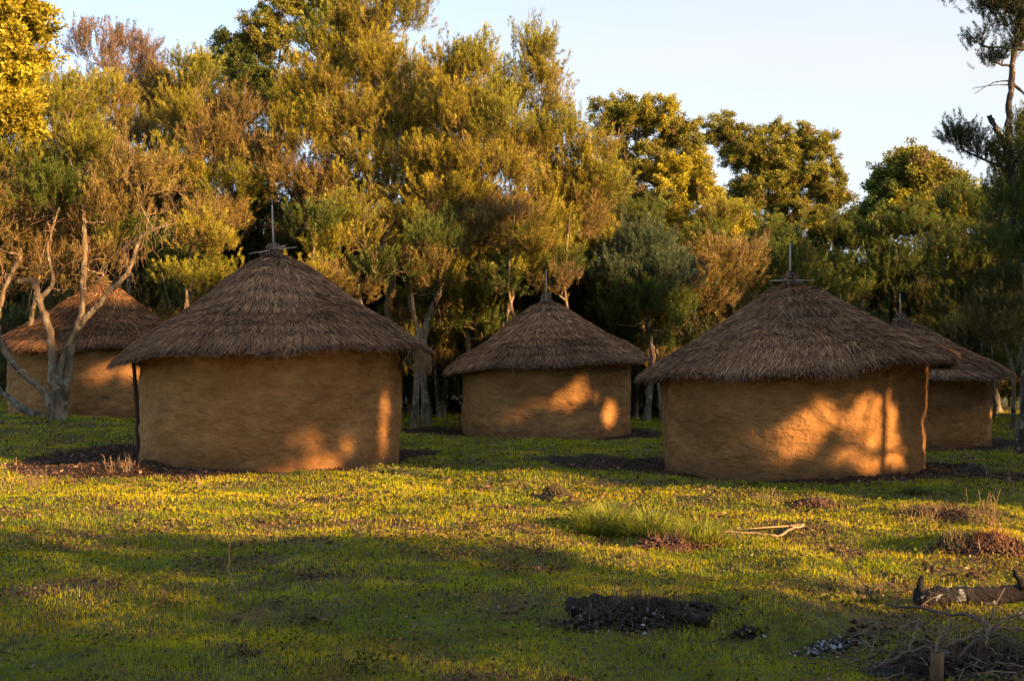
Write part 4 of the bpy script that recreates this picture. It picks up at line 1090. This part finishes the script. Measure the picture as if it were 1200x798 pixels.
# ------------------------------------------------------------------ things lying on the ground
def mound(name, label, cat, px, py, rx, ry, hh, soil, n, kinds=('clod', 'straw'), straw=(.20, .11, .05), group=None, white=0.0):
    """a heap: displaced dome with clods and stalks on it"""
    c = gp(px, py); c[2] -= .02
    o = empty(name, c, label, cat, group)
    na, nr_ = 40, 12
    th = np.linspace(0, 6.2832, na, endpoint=False); q = np.linspace(0, 1, nr_)
    A, Q = np.meshgrid(th, q)
    edge = 1 + .35 * (vnoise(np.cos(A) * 2 + 5, np.sin(A) * 2 + 5, int(px)) - .5)
    Xm, Ym = np.cos(A) * Q * rx * edge, np.sin(A) * Q * ry * edge
    def hf(x, y, q_): return hh * np.clip(1 - q_ ** 2, 0, 1) ** .6 * (.6 + .8 * vnoise(x * 7 + 9, y * 7 + 9, int(py))) * (.5 + 1.0 * vnoise(x * 2.6 + 3, y * 2.6, int(px) + 3))
    Zm = hf(Xm, Ym, Q) + (zg(Xm + c[0], Ym + c[1]) - c[2]) - .015
    i = np.arange(nr_ - 1)[:, None] * na; j = np.arange(na)[None, :]; j2 = (j + 1) % na
    Fm = np.stack([i + j, i + na + j, i + na + j2, i + j2], -1).reshape(-1, 4)
    link('heap', np_mesh('heap', np.stack([Xm, Ym, Zm], -1), 4, np.broadcast_to(np.array(soil), (na * nr_, 3)), M_SOIL, True, Fm), o)
    a = rng.uniform(0, 6.283, n); q = np.abs(rng.normal(0, .62, n))
    x, y = np.cos(a) * q * rx, np.sin(a) * q * ry
    z = hf(x, y, q) + (zg(x + c[0], y + c[1]) - c[2])
    P = np.stack([x, y, z], -1)
    if 'clod' in kinds:
        V, Fc, Cv = clods(P, rng.uniform(.006, .026, n), np.array(soil) * rng.uniform(.6, 2.0, (n, 1)))
        if white > 0:
            wmask = np.repeat(rng.uniform(0, 1, n) < white, 6); Cv[wmask] = (.42, .41, .40)
        link('lumps', np_mesh('lumps', V, 3, Cv, M_SOIL, False, Fc), o)
    if 'straw' in kinds:
        m = n // 2; Ps = P[:m]
        V, Cv = blades(Ps, rng.uniform(.05, .16, m), np.full(m, .006), np.array(straw) * rng.uniform(.5, 1.5, (m, 1)), lean=1.0)
        link('stalks', np_mesh('stalks', V, 3, Cv, M_LITTER), o)
    return o
mound('debris_heap', 'long dark heap of charred litter with ashy left tip on shaded grass', 'debris heap', 748, 727, .50, .19, .085, (.042, .028, .019), 1500, straw=(.12, .08, .05), white=.04)
mound('earth_mound', 'reddish dug earth mound with roots at the right edge of the sunlit grass', 'mound', 1168, 645, .34, .22, .10, (.075, .040, .024), 900, straw=(.26, .11, .05))
mound('earth_mound', 'mossy brown mound left of the reddish mound', 'mound', 1118, 642, .22, .16, .09, (.07, .045, .025), 500, straw=(.22, .16, .06))
mound('molehill', 'small reddish molehill just in front of the right hut', 'mound', 957, 593, .34, .22, .05, (.08, .042, .026), 700, kinds=('clod',))
mound('earth_mound', 'small dark leafy mound standing alone on the sunlit turf left of tall grass', 'mound', 652, 584, .20, .18, .15, (.055, .04, .02), 500, straw=(.17, .13, .04))
mound('leaf_heap', 'brown dead leaves under the bright grass tussocks', 'leaf heap', 795, 640, .42, .18, .07, (.09, .045, .03), 900, straw=(.2, .10, .06))
mound('earth_mound', 'low bare earth rise on the grass behind the reddish mound', 'mound', 1095, 605, .5, .2, .06, (.06, .035, .022), 600)
mound('ash_patch', 'black and white ash patch in the front grass right of the long heap', 'ash patch', 970, 762, .15, .06, .04, (.04, .035, .03), 260, kinds=('clod',), white=.35)
mound('charred_lump', 'charred fragments on the grass left of the ash patch', 'charred wood', 876, 744, .09, .05, .03, (.025, .02, .016), 130, kinds=('clod',), white=.05)

hp = [x for x in col.objects if x.name.startswith('debris_heap')][0]; hc = hp.location
T = Tubes(); _a = [gp(670, 722), gp(720, 722), gp(780, 726), gp(832, 737)]
_a = [np.array(q) + [0, 0, z_] - np.array(hc) for q, z_ in zip(_a, (.05, .07, .06, .03))]
T.add(smooth_path(_a, 22, .012), np.linspace(.062, .03, 22), 12, (.032, .022, .016), lump=.3, cap=True)
link('charred_log', T.mesh('charred_log', M_CHAR), hp)

def tussock(px, py, rad, n, hgt, lab, colr=(.30, .34, .04)):
    c = gp(px, py)
    q = np.sqrt(rng.uniform(0, 1, n)) * rad; a = rng.uniform(0, 6.283, n)
    x, y = np.cos(a) * q, np.sin(a) * q * .7
    z = zg(x + c[0], y + c[1]) - c[2]
    P = np.stack([x, y, z], -1)
    # arching blades: two joined pieces
    L_ = hgt * rng.uniform(.5, 1.2, n) * (1 - .35 * q / rad)
    tl = .15 + .9 * (q / rad) * rng.uniform(.4, 1.2, n)
    ph = a + rng.normal(0, .5, n)
    d1 = np.stack([np.cos(ph) * np.sin(tl), np.sin(ph) * np.sin(tl), np.cos(tl)], -1)
    t2 = np.minimum(tl + rng.uniform(.2, .9, n), 2.0)
    d2_ = np.stack([np.cos(ph) * np.sin(t2), np.sin(ph) * np.sin(t2), np.cos(t2)], -1)
    s = np.stack([-np.sin(ph), np.cos(ph), np.zeros(n)], -1) * (rng.uniform(.003, .006, n)[:, None])
    Mi = P + d1 * (L_ * .55)[:, None]; Ti = Mi + d2_ * (L_ * .45)[:, None]
    V = np.stack([P - s, P + s, Mi + s * .8, Mi - s * .8, Mi - s * .8, Mi + s * .8, Ti + s * .12, Ti - s * .12], 1)
    C = np.array(colr) * rng.uniform(.6, 1.4, (n, 1)); dr = rng.uniform(0, 1, n) < .25; C[dr] = (.25, .17, .07)
    o = link('grass_tussock', np_mesh('grass_tussock', V.reshape(-1, 3), 4, np.repeat(C, 8, 0), M_GRASS), None, c)
    return tag(o, lab, 'grass tussock', 'bright grass tussocks on the sunlit turf')
tussock(712, 622, .36, 1400, .36, 'left one of the three bright green tussocks on sunlit turf')
tussock(765, 626, .24, 800, .38, 'middle bright green tussock behind the brown leaves')
tussock(822, 636, .25, 1000, .34, 'right rounded green tussock beside the brown leaf heap')
tussock(1075, 578, .2, 300, .16, 'small dark green tuft at the foot of the dug earth right of right hut', (.07, .10, .025))

def weed(px, py, hgt, n, lab, colr=(.26, .17, .10), rad=.12):
    """dry stalks with little side twigs"""
    c = gp(px, py); T = Tubes()
    for _ in range(n):
        a, q = rng.uniform(0, 6.283), rng.uniform(0, rad)
        p0 = np.array([math.cos(a) * q, math.sin(a) * q, -.01]); hh_ = hgt * rng.uniform(.5, 1.1)
        p1 = p0 + np.array([rng.normal(0, .18) * hh_, rng.normal(0, .18) * hh_, hh_])
        cl = np.array(colr) * rng.uniform(.6, 1.3)
        pth = curve(p0, p1, 5, jit=.25); T.add(pth, np.linspace(.0045, .002, 5), 4, cl)
        for k in range(rng.integers(2, 6)):
            s_ = pth[rng.integers(1, 4)]
            T.add([s_, s_ + np.array([rng.normal(0, .03), rng.normal(0, .03), rng.uniform(.02, .08)])], [.003, .0015], 3, cl)
    o = link('dry_weed', T.mesh('dry_weed', M_TWIG), None, c)
    return tag(o, lab, 'dry weed', 'dry weed stalks on the turf')
weed(148, 552, .30, 22, 'clump of dry stalks in front of the left corner of the large hut', rad=.35)
weed(232, 574, .22, 5, 'single thin dry stalk before the large hut wall')
weed(4, 578, .5, 4, 'pale stalk at the left picture edge', (.35, .25, .15))
weed(35, 572, .3, 24, 'low dry weed thicket at the far left of sunlit turf', (.17, .11, .07), .45)
weed(1080, 618, .34, 16, 'dry stalks left of the reddish mounds', (.28, .19, .07), .25)
weed(1158, 618, .42, 26, 'tall dry brown stalks right behind the reddish mound', (.30, .18, .08), .22)
weed(1190, 590, .5, 10, 'thin upright stalks at the right edge behind the mound', (.22, .15, .08), .3)
weed(905, 592, .22, 14, 'yellowish stalks in front of the right hut wall', (.25, .2, .06), .25)
weed(420, 655 - 20, .12, 6, 'short dry stalks on sunlit turf left of centre', (.3, .2, .1), .2)

def stick(name, lab, cat, pts, r0, r1, colr, twigs=(), mat=None, group=None, sides=7, n=18, jit=.006, lump=.12):
    pts = np.asarray(pts, float); c = pts[0].copy()
    T = Tubes(); P = smooth_path(pts - c, n, jit)
    T.add(P, np.linspace(r0, r1, n), sides, colr, lump=lump, cap=True)
    for tw, a_, b_ in twigs:
        tw = np.asarray(tw, float) - c
        T.add(smooth_path(tw, 8, jit * .6), np.linspace(a_, b_, 8), 5, colr, lump=.1)
    return tag(link(name, T.mesh(name, mat or M_WOOD), None, c), lab, cat, group)
def lay(a_, b_, offs, up):
    pa, pb = gp(*a_), gp(*b_); u_ = np.linspace(0, 1, len(offs)); d_ = pb - pa
    n_ = np.array([-d_[1], d_[0]]) / np.hypot(d_[0], d_[1])
    P_ = []
    for t_, o_ in zip(u_, offs):
        x, y = pa[0] + d_[0] * t_ + n_[0] * o_, pa[1] + d_[1] * t_ + n_[1] * o_
        P_.append([x, y, float(macro(x, y) * .0 + zg(x, y)) + up])
    return np.array(P_)
def G(px, py, up=0.0):
    q = gp(px, py); q[2] += up; return q
stick('fallen_stick', 'pale crooked stick lying on sunlit grass before the right hut', 'stick', lay((842, 626), (945, 622), [0, .06, -.03, -.14, -.02, .06], .035), .010, .014, (.30, .20, .12))
stick('arching_twig', 'thin pale twig arching up from the shaded grass at left', 'twig', [G(288, 708, 0), gp(288, 708) + [-.08, 0, .12], gp(288, 708) + [-.13, .05, .30], gp(288, 708) + [-.12, .1, .42], gp(288, 708) + [-.02, .15, .46]], .005, .003, (.24, .16, .09))
q0 = G(1022, 708)
stick('forked_twig', 'forked dead twig rising from the grass left of the fallen log', 'twig', [q0, q0 + [-.03, 0, .10], q0 + [-.10, .05, .22], q0 + [-.20, .1, .35]], .009, .004, (.12, .08, .06),
      twigs=[([q0 + [-.01, 0, .06], q0 + [.05, 0, .13], q0 + [.12, 0, .14], q0 + [.20, 0, .11]], .006, .003), ([q0 + [-.02, 0, .08], q0 + [-.12, 0, .16], q0 + [-.3, 0, .2]], .005, .002)])
# log lying at the right edge
c = G(1074, 712)
rl = .064
lp = [c + [0, 0, .06], c + [.25, .02, .075], c + [.55, .05, .08], c + [.85, .1, .085], c + [1.2, .15, .1]]
stick('fallen_log', 'charred black log with pale ashy patches lying across the right edge', 'log', lp, rl, .052, (.017, .013, .012),
      twigs=[([c + [.03, 0, .1], c + [.02, 0, .15], c + [.05, .02, .20]], .035, .015), ([c + [.72, .05, .12], c + [.70, .05, .18], c + [.66, .06, .24]], .035, .012)], mat=M_CHAR, sides=14, n=26, jit=.008, lump=.15)
a1 = G(1040, 716)
stick('dead_branch', 'long dead branch trailing over the grass just below the charred log', 'branch', lay((1040, 716), (1215, 775), [0, .08, .12, .1, .02, -.04, 0], .04), .008, .012, (.09, .065, .05),
      twigs=[([G(1080, 716, .03), G(1110, 712, .10), G(1140, 730, .05)], .006, .003), ([G(1160, 736, .05), G(1168, 726, .1), G(1178, 715, .14)], .008, .003)])
stick('pale_stake', 'short orange lit stake end at the right edge below the log', 'stick', [G(1196, 728, .05), G(1206, 742, .05), G(1220, 765, .04)], .014, .014, (.42, .26, .12))
# brush pile at the bottom right corner: each larger bough a thing
brush = [((1090, 797), (1115, 758), .006, (.18, .12, .07), 'tan stick standing up out of the corner brush pile'),
         ((1100, 775), (1200, 765), .013, (.22, .13, .08), 'thick reddish bough lying across the corner brush pile'),
         ((1060, 748), (1100, 770), .008, (.14, .09, .06), 'thin twig at the left end of the corner brush pile'),
         ((1120, 785), (1205, 750), .009, (.13, .09, .07), 'thin dark bough crossing behind the reddish one'),
         ((1130, 760), (1210, 795), .008, (.10, .07, .05), 'dark bough sloping down to the bottom right corner'),
         ((1040, 790), (1110, 800), .010, (.11, .075, .055), 'dark twig along the bottom edge'),
         ((1075, 735), (1060, 790), .006, (.18, .12, .08), 'fine twig left of the cut stump'),
         ((1150, 740), (1155, 798), .007, (.16, .11, .08), 'upright thin twig in the corner brush pile')]
for (a_, b_, r_, cl, lab) in brush:
    p0 = G(*a_, .05); p1 = G(*b_, .10 + rng.uniform(0, .08))
    mid = (p0 + p1) / 2 + np.array([rng.normal(0, .02), rng.normal(0, .02), .05])
    tw = []
    for _ in range(5):
        s_ = p0 + (p1 - p0) * rng.uniform(.2, .9) + [0, 0, .02]
        e_ = s_ + np.array([rng.normal(0, .12), rng.normal(0, .08), rng.uniform(.02, .14)])
        tw.append(([s_, (s_ + e_) / 2 + rng.normal(0, .01, 3), e_], r_ * .4, .002))
    stick('brush_bough', lab, 'branch', [p0, mid, p1], r_, r_ * .6, cl, twigs=tw, group='boughs in the corner brush pile')
# fine twigs of the pile and scattered over the front
T = Tubes(); o0 = G(1130, 775)
for _ in range(520):
    q = G(float(np.clip(rng.normal(1140, 55), 980, 1260)), float(np.clip(rng.normal(778, 18), 728, 815)), it := 0.0) if False else None
    x = o0[0] + rng.normal(0, .42); y = o0[1] + rng.normal(0, .26)
    z = float(macro(x, y)) + rng.uniform(0.0, .12)
    e = np.array([rng.normal(0, .10), rng.normal(0, .07), rng.normal(.01, .03)])
    T.add(curve((x, y, z), np.array([x, y, z]) + e, 4, jit=.3), [.004, .0035, .003, .0015], 3, np.array([.15, .10, .07]) * rng.uniform(.4, 1.7))
tag(link('twig_litter', T.mesh('twig_litter', M_TWIG, o0), None, o0), 'tangle of fine dead twigs in the bottom right corner', 'twigs', kind='stuff')
mound('debris_heap', 'dark leafy soil heap under the boughs in the bottom right corner', 'debris heap', 1150, 785, .62, .3, .10, (.035, .024, .018), 1300, straw=(.13, .08, .05), white=.01)
c = G(1098, 800)
stick('cut_stump', 'small cut stump with flat tan top in front of the corner brush', 'stump', [c + [0, 0, -.02], c + [0, 0, .06], c + [.005, 0, .15]], .036, .034, (.15, .09, .045), sides=12, n=5, jit=0, lump=.04)
# cut log end between the huts
c = gp(512, 474)
stick('cut_log', 'short log with pale sunlit cut end lying between large and middle huts', 'log', [c + [-.05, 0, .36], c + [.2, .3, .26], c + [.55, .7, .12], c + [.9, 1.1, .1]], .13, .11, (.20, .12, .07), sides=12, n=10)
